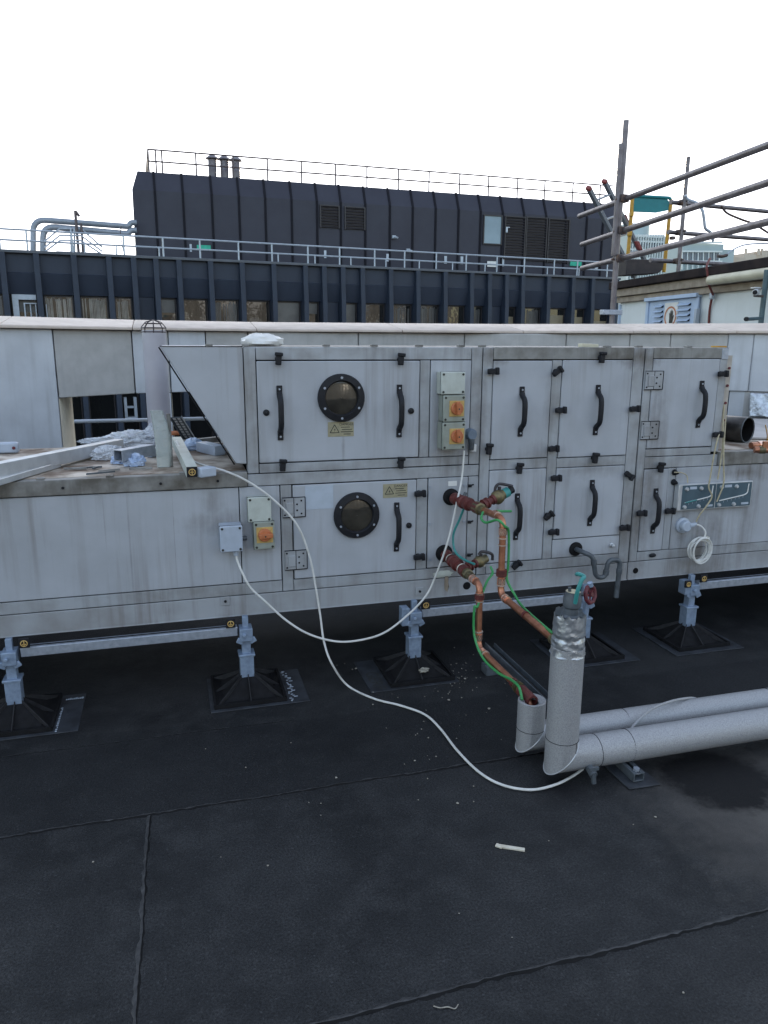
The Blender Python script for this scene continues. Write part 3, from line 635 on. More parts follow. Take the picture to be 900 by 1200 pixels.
# ================================================================== PARAPET WALL
PATH = [(-420, 4.1), (-60, 5.17), (0, 5.35), (155, 5.95), (300, 6.2), (600, 5.95), (740, 5.45), (860, 4.95), (1000, 4.45), (1500, 3.6)]
def par(px, off=0):
    for (a, ya), (b, yb) in zip(PATH, PATH[1:]):
        if a <= px <= b:
            p0, p1 = P(a, 380, ya), P(b, 380, yb); p0.z = p1.z = 0
            r = ray(px, 380); t = V((-(p1 - p0).y, (p1 - p0).x, 0)).normalized()
            k = (p0 - EYE).dot(t) / V((r.x, r.y, 0)).dot(t); q = V((r.x * k, r.y * k, 0))
            return q + V((0, off, 0))
def parbox(mb, a, b, d0, d1, z0, z1, mi=0, gap=.004):
    p, q = par(a), par(b); e = (q - p).normalized(); p += e * gap; q -= e * gap; t = V((0, 1, 0))
    return mb.prism([p + t * d0 + V((0, 0, z0)), q + t * d0 + V((0, 0, z0)), q + t * d1 + V((0, 0, z0)), p + t * d1 + V((0, 0, z0))], (0, 0, z1 - z0), mi)
pw = thing('parapet_wall', 'pale rendered parapet wall with stone coping and openings behind the air unit', 'wall', par(300))
def pier(a, b, mt, z1=1.664, z0=0, d0=0, d1=.70, name='wall_panel'):
    mb = MB(); parbox(mb, a, b, d0, d1, z0, z1); return mb.build(name, mt, pw, bev=.006)
pier(-420, -60, 'wall'); o = pier(-60, 60, 'wall')
mb = MB(); parbox(mb, 60.3, 60.9, .03, .72, 0, 1.20); mb.build('reveal', 'reveal', pw, smooth=False)
pier(60, 153, 'band', z0=1.205, d0=.02); pier(153, 178, 'wall', z0=1.205, d0=.012)
mb = MB(); parbox(mb, 60, 290, .05, .5, 0, .78); mb.build('low_upstand', 'band', pw)
pier(178, 196, 'wall', z0=.78, z1=1.2); mb = MB(); parbox(mb, 196, 196.8, .03, .70, .78, 1.2); mb.build('reveal', 'reveal', pw, smooth=False)
pier(178, 196, 'band', z0=1.203); pier(196, 240, 'wall', z0=1.205); pier(240, 290, 'band', z0=1.205)
for a, b in ((290, 420), (420, 545), (545, 665), (665, 740), (740, 788), (788, 856)): pier(a, b, 'band')
pier(856, 886, 'wall', z0=1.23); pier(886, 940, 'wall', z0=1.23); pier(940, 1500, 'wall')
for a_, b_, m_ in ((856.5, 859, 'navy2'), (859, 862, 'wall'), (862, 866, 'navy2'), (866, 884, 'wall'), (884, 940, 'band')):
    mb = MB(); parbox(mb, a_, b_, .02, .05, .0, 1.228, 0, 0); mb.build('inner_panel', m_, pw, smooth=False)
for (a, _), (b, _) in zip(PATH, PATH[1:]):
    mb = MB(); parbox(mb, a, b, -.015, -.001, .002, .70, 0, 0); mb.build('felt_upstand', 'felt', pw, smooth=False)  # added dark strip, cuts light bounced off the wall under the unit
joints = [-420, -60, 0.001, 155, 300, 470, 611, 740, 770, 860, 1000, 1500]
for a, b in zip(joints, joints[1:]):
    p, q = par(a), par(b); e = (q - p).normalized(); t = V((0, 1, 0)); p += e * .0025; q -= e * .0025
    mb = MB(); zz = lambda z: V((0, 0, z))
    mb.prism([p - t * .045 + zz(1.668), p - t * .045 + zz(1.684), p - t * .038 + zz(1.690), p + t * .42 + zz(1.752), p + t * .78 + zz(1.70), p + t * .78 + zz(1.668)], q - p)
    mb.build('coping_stone', 'coping', pw, bev=.003)
# outer safety rail seen through the openings
sr = thing('safety_rail', 'thin pale horizontal rail outside the parapet seen through its openings', 'railing', (P(60, 493, 7.2).x, 7.2, 0))
zr = P(130, 493, 7.2).z
MB().tube([(-3, 7.2, zr), (1.2, 7.2, zr)], .017, 8).build('rail', 'rail', sr)
for x in (-2.2, 1.1): MB().tube([(x, 7.2, 0), (x, 7.2, zr)], .02, 8).build('post', 'rail', sr)

# soil vent pipe with wire balloon
a = P(180, 385, 4.72); vp = thing('vent_pipe', 'upright grey soil vent pipe with a wire balloon guard, against the parapet', 'pipe', (a.x, a.y, 0))
MB().lathe((a.x, a.y, 0), (0, 0, 1), [(.001, .02), (.068, 0), (.068, 1.655), (.061, 1.655), (.061, 1.3), (.001, 1.3)], 28).build('pipe', 'ventpipe', vp)
mb = MB()
for k in range(8):
    th = k * math.pi / 4
    mb.tube([(a.x + .069 * math.cos(th), a.y + .069 * math.sin(th), 1.64), (a.x + .070 * math.cos(th), a.y + .07 * math.sin(th), 1.67), (a.x + .045 * math.cos(th), a.y + .045 * math.sin(th), 1.70), (a.x, a.y, 1.715)], .0028, 5)
for z, r_ in ((1.645, .07), (1.668, .071), (1.693, .052)): mb.tube([(a.x + r_ * math.cos(k * .3927), a.y + r_ * math.sin(k * .3927), z) for k in range(16)], .003, 5, closed=True)
mb.build('balloon_guard', 'wire', vp)

# ================================================================== AIR HANDLING UNIT
YF = 3.30; YB = 4.28; XL, XR = -2.6, 4.9
ahu = thing('air_handling_unit', 'long grey metal air handling unit with black door handles and two round ports', 'air handler', (1.2, 3.8, 0))
def A(name, mt, mb, bev=.0025, parent=None, **k): return mb.build(name, mt, parent or ahu, bev=bev, **k)
def fb(x0, x1, z0, z1, out=.0, dep=.05):   # a front member standing proud of the face by out
    return MB().box((x0, YF - out, z0), (x1, YF + dep, z1))
core = MB(); core.box((XL + .01, YF + .012, .462), (2.289, YB - .01, 1.022)).box((2.297, YF + .012, .462), (XR - .01, YB - .01, 1.022)).box((.32, YF + .012, 1.0225), (2.289, YB - .01, 1.562)).box((2.297, YF + .012, 1.0225), (2.78, YB - .01, 1.562))
A('casing_core', 'gap', core, 0, smooth=False)
for x0, x1 in ((XL, 2.2905), (2.296, XR)):
    mb = MB().box((x0, YF, .36), (x1, YF + .05, .457)).box((x0, YF + .05, .36), (x1, YB, .40)).box((x0, YF - .006, .36), (x1, YF, .366))
    A('base_rail', 'base', mb)
def holes(x, z, r, name='drain_hole'):
    A(name, 'gap', MB().cyl((x, YF + .0, z), (x, YF - .0015, z), r, n=18), 0)
holes(P(547, 686, YF).x, .408, .020); holes(P(744.6, 670, YF).x, .408, .016)
for px_, py_ in ((264, 704), (491.5, 692.5)):
    p = P(px_, py_, YF); l = A('lifting_plate', 'base', MB().box((p.x - .02, YF - .006, p.z - .021), (p.x + .02, YF - .0005, p.z + .021)), .002)
    A('bolt', 'black', MB().cyl((p.x, YF - .006, p.z), (p.x, YF - .012, p.z), .006, n=10), 0, l)
# --- left low duct
A('frame_member', 'frame', fb(XL, .452, .461, .514))
A('side_panel', 'panel', fb(XL, .268, .519, .962, .003)); A('side_panel', 'panel', fb(.272, .450, .519, .962, .004))
A('top_lip', 'dirty', fb(XL, .309, .967, 1.032, .012, .05))
A('duct_top', 'top', MB().box((XL, YF + .038, 1.0225), (.309, YB - .06, 1.0345)).box((XL, YB - .06, 1.0225), (.309, YB, 1.0355)), .002)
for x in (-.45, -.06, .18, -1.2):
    A('lip_bolt', 'black', MB().cyl((x, YF - .012, .998), (x, YF - .018, .998), .006, n=8), 0)
for x in (-.55, -.28, .02): A('lip_clip', 'dirty', MB().box((x, YF - .004, 1.032), (x + .03, YF + .03, 1.040)), .001)
# --- fan section, upper tier
A('frame_member', 'frame', fb(.313, .362, 1.0225, 1.572)); A('frame_member', 'frame', fb(.365, 1.362, 1.517, 1.572)); A('frame_member', 'frame', fb(.365, 1.362, 1.0225, 1.063))
A('frame_member', 'frame', fb(1.112, 1.159, 1.066, 1.514)); A('frame_member', 'frame', fb(1.365, 1.4175, 1.0225, 1.572))
A('frame_member', 'frame', fb(.311, 1.4175, .965, 1.018)); A('frame_member', 'frame', fb(.455, .505, .461, .962)); A('frame_member', 'frame', fb(.507, 1.4175, .461, .512))
A('frame_member', 'frame', fb(1.1035, 1.157, .515, .962)); A('frame_member', 'frame', fb(1.367, 1.4175, .515, .962))
# --- coil section
for x0, x1 in ((1.422, 1.471), (2.229, 2.2895)): A('frame_member', 'frame', fb(x0, x1, .461, 1.572, .002))
A('frame_member', 'frame', fb(1.784, 1.834, .515, 1.513, .001)); A('top_lip', 'dirty', fb(1.473, 2.227, 1.517, 1.574, .003)); A('frame_member', 'frame', fb(1.473, 1.782, .989, 1.037)); A('frame_member', 'frame', fb(1.836, 2.227, .986, 1.033))
A('frame_member', 'frame', fb(1.473, 2.227, .461, .512, .001)); A('side_panel', 'panel', fb(1.837, 2.226, .516, .612, .002))
# --- filter section
A('frame_member', 'frame', fb(2.297, 2.341, .461, 1.572, .002)); A('frame_member', 'frame', fb(2.744, 2.790, 1.035, 1.518)); A('top_lip', 'dirty', fb(2.343, 2.790, 1.520, 1.574, .002))
A('frame_member', 'frame', fb(2.343, 2.742, 1.0225, 1.060)); A('frame_member', 'frame', fb(2.343, 2.790, .960, 1.019)); A('frame_member', 'frame', fb(2.343, XR, .461, .510)); A('frame_member', 'frame', fb(2.494, 2.537, .513, .957))
A('side_panel', 'panel', fb(2.540, 3.30, .513, .957, .003)); A('side_panel', 'panel', fb(3.304, XR, .513, .957, .003))
A('top_lip', 'dirty', fb(2.793, XR, .962, 1.032, .012)); A('duct_top', 'top', MB().box((2.793, YF + .052, 1.0225), (XR, YB, 1.036)), .002)
A('corner_block', 'galv', MB().box((2.748, YF - .004, 1.515), (2.788, YF - .001, 1.570)), .002)
ed = A('end_flange', 'flange', MB().box((2.791, YF + .010, 1.05), (2.826, YF + .016, 1.535)), .001)
for z in (1.47, 1.38, 1.29, 1.20): A('bolt', 'wheel', MB().cyl((2.810, YF + .010, z), (2.810, YF + .004, z), .007, n=8), 0, ed)
# --- roof sheets of the tall sections
A('roof_sheet', 'dirty', MB().box((.311, YF + .052, 1.5625), (2.789, YB, 1.5735)), .002)
for px_, py_ in ((245, 406), (288, 407), (383, 408), (439, 409), (492, 409), (541, 409), (566, 408), (713, 407), (750, 407), (808, 407)):
    p = P(px_, py_, YF); A('lip_clip', 'dirty', MB().box((p.x - .015, YF - .004, 1.5745), (p.x + .015, YF + .03, 1.584)), .002)
# --- sloping hood
q = [(-.027, 1.572), (.309, 1.572), (.309, 1.066), (.262, 1.070)]
A('intake_hood', 'panel', MB().prism([(x, YF + .002, z) for x, z in q], (0, YB - YF - .06, 0)), .003)
A('hood_edge', 'gap', MB().bar((-.034, YF - .001, 1.570), (.256, YF - .001, 1.066), .006, .004, (0, 1, 0)), 0)
A('hood_edge', 'gap', MB().box((-.03, YF - .001, 1.5725), (.309, YF + .02, 1.5755)), 0)

def handle(par_, x, z0, z1):
    mb = MB(); y = YF - .004
    mb.box((x - .0125, y - .008, z1 - .042), (x + .0125, y, z1)).box((x - .0125, y - .008, z0), (x + .0125, y, z0 + .042))
    pts = spline([(x, y - .006, z1 - .030), (x, y - .014, z1 - .045), (x, y - .038, z1 - .068), (x, y - .043, (z0 + z1) / 2), (x, y - .038, z0 + .068), (x, y - .014, z0 + .045), (x, y - .006, z0 + .030)], 4)
    vs = []; w = .0125; t = .006
    mb.tube(pts, .0130, 10)
    h = mb.build('handle', 'black', par_, bev=.002)
    b = MB()
    for z in (z1 - .016, z0 + .016): b.cyl((x, y - .008, z), (x, y - .011, z), .0045, n=10)
    b.build('handle_screws', 'galv', h)
def port(par_, x, z, r):
    y = YF - .004
    g = MB().lathe((x, y, z), (0, -1, 0), [(r, 0), (r, .014), (r * .97, .020), (r * .74, .024), (r * .70, .020), (r * .69, .004)], 40).build('port_ring', 'black', par_, ang=50)
    MB().lathe((x, y, z), (0, -1, 0), [(r * .70, .006), (r * .5, .010), (.001, .012)], 32).build('port_glass', 'glass_port', g)
    mb = MB()
    for k in range(6):
        th = math.pi / 2 + k * math.pi / 3; c = (x + r * .84 * math.cos(th), y - .021, z + r * .84 * math.sin(th)); mb.cyl(c, (c[0], c[1] - .004, c[2]), .0055, n=10)
    mb.build('port_screws', 'galv', g)
    return g
def knockout(par_, x, z, r=.014): MB().lathe((x, YF - .004, z), (0, -1, 0), [(r, 0), (r, .006), (r * .5, .009), (.001, .009)], 16).build('plug', 'black', par_)
def plug_px(par_, x, y): p = P(x, y, YF - .004); knockout(par_, p.x, p.z)
def door(x0, x1, z0, z1, lab=None):
    d = A('access_door', 'panel', MB().box((x0, YF - .004, z0), (x1, YF + .011, z1)), .004)
    if lab: d['label'] = lab
    return d
def warning(par_, px_, py_, y0=None):
    p = P(px_, py_, YF - .006); w, h = .060, .033; y = YF - .0045
    s_ = MB().box((p.x - w, y - .001, p.z - h), (p.x + w, y, p.z + h)).build('warning_sign', 'labely', par_, smooth=False)
    mb = MB(); yy = y - .0014; c = V((p.x - .029, yy, p.z - .003)); R_ = .024
    tri = [c + V((R_ * math.cos(t), 0, R_ * math.sin(t))) for t in (math.pi / 2, math.pi * 7 / 6, math.pi * 11 / 6)]
    for i in range(3): mb.bar(tri[i], tri[(i + 1) % 3], .0032, .0006, (0, 1, 0))
    mb.prism([c + V((.003, 0, .010)), c + V((-.004, 0, .000)), c + V((.0005, 0, .000)), c + V((-.003, 0, -.010)), c + V((.005, 0, .003)), c + V((.0005, 0, .003))], (0, -.0004, 0))
    text_mb(mb, 'DANGER', .0165, (p.x + .026, y - .001, p.z + .022), (1, 0, 0), (0, 0, 1))
    for k, (a, b) in enumerate(((0, .042), (.004, .052), (0, .056), (.012, .046))):
        z = p.z + .009 - k * .0105; mb.box((p.x + .0 + a, yy, z - .0016), (p.x + b, yy + .0005, z + .0016))
    mb.build('sign_print', 'ink', s_, smooth=False)
d1 = door(.366, 1.108, 1.068, 1.512, 'upper wide door with round port and two handles')
handle(d1, .461, 1.168, 1.408); handle(d1, 1.010, 1.165, 1.406); port(d1, .737, 1.350, .107); warning(d1, 399.5, 503)
plug_px(d1, 312, 483.5); plug_px(d1, 481.5, 481.5)
d2 = door(.510, 1.100, .517, .960, 'lower door with round port and one handle')
handle(d2, 1.002, .616, .856); port(d2, .806, .806, .109); warning(d2, 463.3, 575); plug_px(d2, 479, 615.5)
pp_ = P(374, 582.5, YF); MB().box((pp_.x - .065, YF - .0055, pp_.z - .055), (pp_.x + .065, YF - .0042, pp_.z + .055)).build('paper_label', 'paper', d2)
dA = door(1.475, 1.780, 1.041, 1.511); handle(dA, 1.625, 1.150, 1.390)
dB = door(1.838, 2.225, 1.037, 1.513); handle(dB, 2.037, 1.145, 1.394)
dC = door(1.475, 1.780, .517, .986); handle(dC, 1.626, .630, .868)
dD = door(1.838, 2.225, .616, .983); handle(dD, 2.040, .676, .917)
dE = door(2.345, 2.740, 1.065, 1.517, 'upper right door on two square hinges'); handle(dE, 2.640, 1.166, 1.408)
dF = door(2.345, 2.491, .514, .955, 'narrow lower door'); handle(dF, 2.421, .610, .854)
ip = A('isolator_panel', 'panel', MB().box((1.163, YF - .003, 1.066), (1.361, YF + .011, 1.513)), .003)
cp = A('coil_panel', 'panel', MB().box((1.162, YF - .003, .518), (1.362, YF + .011, .962)), .003)
def screw(par_, px_, py_, r=.006):
    p = P(px_, py_, YF); MB().cyl((p.x, YF - .004, p.z), (p.x, YF - .009, p.z), r, n=10).build('screw', 'galv', par_)
for q in ((503.5, 570.5), (503.5, 614), (503.5, 656), (543.5, 568.5), (543, 611)): screw(cp, *q)
p = P(530, 566.5, YF); MB().box((p.x - .022, YF - .0045, p.z - .012), (p.x + .022, YF - .0032, p.z + .012)).build('paper_label', 'white', cp)
# patched, rusted spot under the lower pipe
p = P(519, 673, YF); o = MB().blob((p.x, YF - .001, p.z + .002), (.048, .004, .016), 5, 9, .25).build('sealant_patch', 'box_white', ahu)
o = MB().blob((p.x + .02, YF - .001, p.z - .045), (.012, .003, .04), 8, 8, .4).build('rust_run', 'timber', ahu)
# latches: black quarter-turn clamps
def latch(px_, py_, kind='h'):
    p = P(px_, py_, YF - .012); x, z = p.x, p.z; mb = MB(); y = YF - .003; rnd = random.Random(int(px_ * 7 + py_))
    mb.cyl((x, y, z), (x, y - .020, z), .014, .012, 14)
    d = {'h': V((1, 0, .05)), 'v': V((.08, 0, 1)), 'd': V((.8, 0, .6)), 'e': V((.8, 0, -.6))}[kind].normalized()
    w = V((-d.z, 0, d.x)); c = V((x, y - .022, z))
    mb.obox(c, d * .026, V((0, .010, 0)), w * .0125)
    mb.obox(c + d * .020 + V((0, -.004, 0)), d * .008, V((0, .012, 0)), w * .017)
    A('latch', 'black', mb, .004)
for l in ((576.5, 435, 'h'), (651.5, 435.5, 'd'), (704, 419, 'v'), (655.5, 480.5, 'h'), (742, 479, 'h'), (572, 526, 'v'), (647, 525.5, 'h'), (696, 536.5, 'v'), (607.6, 548.6, 'v'), (650, 560, 'h'), (735.5, 556.5, 'e'),
          (469, 421, 'v'), (469, 542, 'v'), (326, 420.5, 'v'), (331, 545, 'v'), (491, 578, 'h'), (490, 652, 'h'), (641.5, 604, 'd'), (647, 623, 'h'), (604, 661.5, 'd'), (730, 618, 'h'),
          (773, 547.5, 'v'), (750, 601, 'h'), (783, 598.5, 'h'), (845, 438, 'h'), (839, 509, 'h')): latch(*l)
p = P(764, 650.5, YF); A('latch', 'black', MB().blob((p.x, YF - .005, p.z), (.022, .008, .011), 3, 8, .1), 0)
for px_, py_ in ((550, 569), (549.5, 611.5), (549, 650)):
    p = P(px_, py_, YF); A('edge_clip', 'black', MB().box((p.x - .008, YF - .014, p.z - .007), (p.x + .008, YF - .001, p.z + .007)).bar((p.x + .004, YF - .010, p.z + .003), (p.x + .016, YF - .018, p.z + .008), .007, .007), .002)
for px_, py_ in ((790, 553.5), (789, 564.8)):
    p = P(px_, py_, YF); A('tube_gland', 'black', MB().lathe((p.x, YF - .003, p.z), (0, -1, 0), [(.017, 0), (.012, .012), (.005, .030), (.003, .034)], 12), 0)
# square hinges
def hinge(px_, py_, par_=None):
    p = P(px_, py_, YF); hb = MB().box((p.x - .050, YF - .012, p.z - .044), (p.x + .050, YF - .004, p.z + .044))
    for sx, sz in ((.034, .03), (.034, -.03), (.014, .014), (.014, -.014), (-.042, .034), (-.042, -.034)): hb.cyl((p.x + sx, YF - .012, p.z + sz), (p.x + sx, YF - .0145, p.z + sz), .0045, n=8, mi=1)
    h = A('hinge', ['frame', 'black'], hb, .001)
    MB().box((p.x - .036, YF - .018, p.z - .030), (p.x - .002, YF - .012, p.z + .024)).build('hinge_knuckle', 'base', h, bev=.003)
    mb = MB()
    for a, b in (((-.052, -.046), (.052, -.046)), ((-.052, .046), (.052, .046)), ((.052, -.046), (.052, .046)), ((.0, -.044), (.0, .044))): mb.bar((p.x + a[0], YF - .0105, p.z + a[1]), (p.x + b[0], YF - .0105, p.z + b[1]), .003, .004, (0, 1, 0))
    mb.build('hinge_rim', 'seam', h)
hinge(344, 594); hinge(346.5, 655.5); hinge(765, 445.6); hinge(760, 504)
# electrical boxes
def ebox(name, x0, y0, x1, y1, dep, mt, yy=None, screws=True):
    f = YF - dep; a, b = P(x0, y0, f), P(x1, y1, f)
    o = A(name, mt, MB().box((a.x, f, b.z), (b.x, YF - .0045, a.z)), .004)
    MB().box((a.x - .001, f + .012, b.z - .001), (b.x + .001, f + .014, a.z + .001)).build('lid_joint', 'seam', o)
    if screws:
        mb = MB(); i_ = .011
        for x in (a.x + i_, b.x - i_):
            for z in (a.z - i_, b.z + i_): mb.cyl((x, f, z), (x, f - .002, z), .0055, n=10)
        mb.build('lid_screws', 'ink', o)
    return o, a, b, f
def iso(x0, y0, x1, y1, dep, kx, ky, horiz=False):
    o, a, b, f = ebox('isolator_switch', x0, y0, x1, y1, dep, 'iso'); c = P(kx, ky, f - .01); s_ = .036
    pl = MB().box((c.x - s_, f - .003, c.z - s_), (c.x + s_, f, c.z + s_)).build('switch_plate', 'yellow', o, bev=.001)
    kn = MB().lathe((c.x, f - .003, c.z), (0, -1, 0), [(.030, 0), (.030, .006), (.027, .012), (.001, .012)], 28)
    d = V((1, 0, .06)) if horiz else V((-.1, 0, 1)); d.normalize(); w = V((-d.z, 0, d.x))
    kn.obox(V((c.x, f - .024, c.z)) + d * .004, d * .030, V((0, .010, 0)), w * .009)
    MB_ = kn.build('switch_knob', 'orange', o, bev=.002)
    MB().cyl((c.x, f - .034, c.z), (c.x, f - .0352, c.z), .004, n=10).build('knob_screw', 'ink', MB_)
    return o
ebox('junction_box', 517.5, 436, 545, 462, .070, 'box_white'); iso(520, 463.5, 545, 494, .075, 536, 479); iso(519, 495.5, 545, 526.5, .080, 536, 511.5)
ebox('junction_box', 290, 583.5, 318.5, 611, .050, 'box_white'); iso(297, 612.5, 322.5, 643, .070, 310.5, 627.5, True)
jb, a, b, f = ebox('junction_box', 257, 617.5, 285, 646, .085, 'box_grey')
MB().cyl((b.x, f + .04, (a.z + b.z) / 2 - .01), (b.x + .022, f + .04, (a.z + b.z) / 2 - .01), .012, .010, 12).build('gland', 'pvc', jb)
jx = (a.x + b.x) / 2 + .02; MB().cyl((jx, f + .03, b.z), (jx, f + .03, b.z - .025), .015, .011, 12).build('gland', 'box_grey', jb); JB_OUT = V((jx, f + .03, b.z - .02))
p = P(552.5, 509, YF - .03); so = A('plug_socket', 'socket', MB().lathe((p.x, YF - .005, p.z), (0, -1, 0), [(.027, 0), (.027, .03), (.022, .040), (.001, .040)], 20), 0)
MB().tube([(p.x, YF - .03, p.z - .02), (p.x + .003, YF - .03, p.z - .075)], [.016, .011], 10).build('gland', 'pvc', so)
p2 = P(554.5, 525, YF - .02); MB().box((p2.x - .014, YF - .03, p2.z - .018), (p2.x + .014, YF - .005, p2.z + .018)).build('gland_block', 'alu', so, bev=.003)
# pressure gauges
FG = YF - .040
def PX(x, y, yy=FG): return P(x, y, yy)
gq = [PX(795, 569.5), PX(882, 562), PX(880, 593.5), PX(794, 598.5)]
gx0, gx1 = (gq[0].x + gq[3].x) / 2, (gq[1].x + gq[2].x) / 2; gz1, gz0 = (gq[0].z + gq[1].z) / 2, (gq[2].z + gq[3].z) / 2
gh = A('pressure_gauge', 'alu', MB().box((gx0, FG, gz0), (gx1, YF - .0045, gz1)), .003); gm = (gx0 + gx1) / 2
M['gface'] = mat('gauge_face', (.075, .12, .15), (.062, .10, .125), .3, 0, 20)
for k, (a, b) in enumerate(((gx0 + .022, gm - .003), (gm + .003, gx1 - .006))):
    fc = MB().box((a, FG - .0015, gz0 + .006), (b, FG - .0002, gz1 - .006)).build('gauge_face', 'gface', gh, smooth=False)
    zc = lambda t: gz0 + (gz1 - gz0) * t
    xc = lambda t: a + (b - a) * t
    mb = MB(); y = FG - .003
    mb.tube(round_path([(xc(.10), y, zc(.30)), (xc(.80), y, zc(.47)), (xc(.885), y, zc(.54)), (xc(.90), y, zc(.90))], .02), .0032, 8); mb.build('gauge_tube', 'white' if k else 'white', fc)
    if k == 0: MB().tube([(xc(.10), y - .001, zc(.302)), (xc(.45), y - .001, zc(.386))], .0030, 8).build('gauge_fluid', 'teal', fc)
    mb = MB()
    for t, u in ((.10, .14), (.52, .14), (.12, .82), (.55, .82)):
        mb.lathe((xc(t), FG - .0015, zc(u)), (0, -1, 0), [(.011, 0), (.010, .006), (.007, .012), (.001, .012)], 14)
    mb.build('gauge_knobs', 'alu', fc)
    mb = MB(); mb.box((xc(.22), FG - .0022, zc(.80)), (xc(.42), FG - .0016, zc(.90))); mb.box((xc(.74), FG - .0022, zc(.10)), (xc(.95), FG - .0016, zc(.18)))
    for s_ in range(6): mb.box((xc(.22 + s_ * .11), FG - .0022, zc(.22 + s_ * .03)), (xc(.23 + s_ * .11), FG - .0016, zc(.27 + s_ * .03)))
    mb.build('gauge_print', 'paper', fc, smooth=False)
# damper actuator
p = P(803, 616.5, YF - .03); ac = A('sensor_head', 'box_grey', MB().lathe((p.x, YF - .003, p.z), (0, -1, 0), [(.042, 0), (.042, .012), (.030, .016), (.030, .04), (.024, .046), (.001, .046)], 24), 0)
MB().tube([(p.x + .02, YF - .04, p.z + .004), (p.x + .055, YF - .045, p.z + .012)], [.014, .010], 10).build('gland', 'box_grey', ac)
ACT = V((p.x + .05, YF - .045, p.z + .010))
p = P(716, 638.5, YF); nz = A('test_nozzle', 'alu', MB().lathe((p.x, YF - .002, p.z), (0, -1, 0), [(.012, 0), (.012, .006), (.008, .008), (.008, .024), (.005, .026), (.001, .026)], 14), 0)

# ================================================================== SUPPORT FEET AND RAILS
def emblem(par_, c, s_=.021):
    """black end cap with a yellow ringed mark"""
    cap = MB().obox(c, (s_, 0, 0), (0, .006, 0), (0, 0, s_)).build('end_cap', 'black', par_, bev=.002)
    mb = MB(); y = c[1] - .0068; r_ = s_ * .62
    mb.tube([(c[0] + r_ * math.cos(k * .3927), y, c[2] + r_ * math.sin(k * .3927)) for k in range(16)], .0022, 5, closed=True)
    mb.box((c[0] - .0018, y - .0016, c[2] - r_ * .8), (c[0] + .0018, y + .001, c[2] + r_ * .9)); mb.box((c[0] - r_ * .6, y - .0016, c[2] - .006), (c[0] + r_ * .6, y + .001, c[2] - .002))
    mb.build('cap_mark', 'yellow', cap, smooth=False)
def make_foot(x, y, label):
    f = thing('support_stand', label, 'support stand', (x, y, 0), 'stands under the air handling unit')
    r = .162; mb = MB(); h0 = .022
    mb.box((x - r, y - r, .004), (x + r, y + r, .014)); mb.build('base_plate', 'rubber', f, bev=.004)
    mb = MB()
    for a, b in (((-r, -r), (r, -r)), ((r, -r), (r, r)), ((r, r), (-r, r)), ((-r, r), (-r, -r))): mb.bar((x + a[0] * .97, y + a[1] * .97, .018), (x + b[0] * .97, y + b[1] * .97, .018), .010, .014)
    mb.build('base_rim', 'rubber', f)
    mb = MB(); s = .030; t = .118
    mb.add([(x - t, y - t, .014), (x + t, y - t, .014), (x + t, y + t, .014), (x - t, y + t, .014), (x - s, y - s, .085), (x + s, y - s, .085), (x + s, y + s, .085), (x - s, y + s, .085)], [(0, 1, 5, 4), (1, 2, 6, 5), (2, 3, 7, 6), (3, 0, 4, 7), (4, 5, 6, 7)])
    mb.build('pyramid', 'rubber', f, smooth=False)
    for dx, dy in ((1, 1), (1, -1), (-1, 1), (-1, -1), (0, -1), (0, 1), (1, 0), (-1, 0)):
        e = V((x + dx * r * .9, y + dy * r * .9, .018)); c = V((x + dx * .03, y + dy * .03, .098)); MB().prism([c, e, e + V((0, 0, -.006)), c + V((0, 0, -.05))], V((-dy, dx, 0)).normalized() * .004).build('rib', 'ribm', f, smooth=False)
    mb = MB(); mb.box((x - .031, y - .031, .075), (x + .031, y + .031, .185)); mb.box((x - .037, y - .037, .185), (x + .037, y + .037, .197)); mb.build('sleeve', 'post', f, bev=.003)
    mb = MB(); mb.box((x - .020, y - .020, .19), (x + .020, y + .020, .285)); mb.box((x - .013, y - .013, .28), (x + .013, y + .013, .372)); mb.build('post', 'post', f, bev=.002)
    mb = MB(); mb.box((x - .029, y - .040, .262), (x + .029, y + .032, .322)); mb.bar((x - .034, y - .03, .252), (x - .022, y - .03, .275), .012, .03); mb.bar((x + .034, y - .03, .252), (x + .022, y - .03, .275), .012, .03)
    mb.cyl((x - .01, y - .04, .295), (x - .01, y - .056, .295), .009, n=8)
    mb.build('clamp', 'post', f, bev=.003)
    return f
def mat_pad(f, x0, x1, y0, y1, skew=0):
    a = ORG[f]; mb = MB(); mb.prism([(a.x + x0, a.y + y0, .001), (a.x + x1, a.y + y0, .001), (a.x + x1 + skew, a.y + y1, .001), (a.x + x0 + skew, a.y + y1, .001)], (0, 0, .0045))
    return mb.build('rubber_mat', 'felt_mat', f, bev=.0015)
foot1 = make_foot(.272, 3.262, 'support stand whose mat has worn pale lettering on its right, below the grey switch box')
cop = lambda x, y, lab: tag(copy_tree(foot1, (x - .272, y - 3.262, 0)), lab, 'support stand', 'stands under the air handling unit')
foot0 = cop(-.712, 3.255, 'support stand at the left edge of the photo, with a pale lettered mat corner')
foot2 = cop(1.085, 3.262, 'support stand littered with mortar crumbs, its mat lettered on the left')
foot3 = cop(2.02, 3.262, 'support stand half hidden behind the tall insulated pipe')
foot4 = cop(2.672, 3.262, 'support stand below the white cable coil, with mat showing on all sides')
mt_ = mat_pad(foot1, -.178, .262, -.182, .168); t = MB()
rnd = random.Random(4)
for k in range(26): x, y = .272 + .172 + rnd.random() * .028, 3.262 - .165 + k * .0125; t.box((x, y, .0056), (x + .006 + rnd.random() * .014, y + .006, .0064))
t.build('mat_print', 'paper', mt_, smooth=False)
mt_ = mat_pad(foot0, -.17, .262, -.182, .172, .0); t = MB()
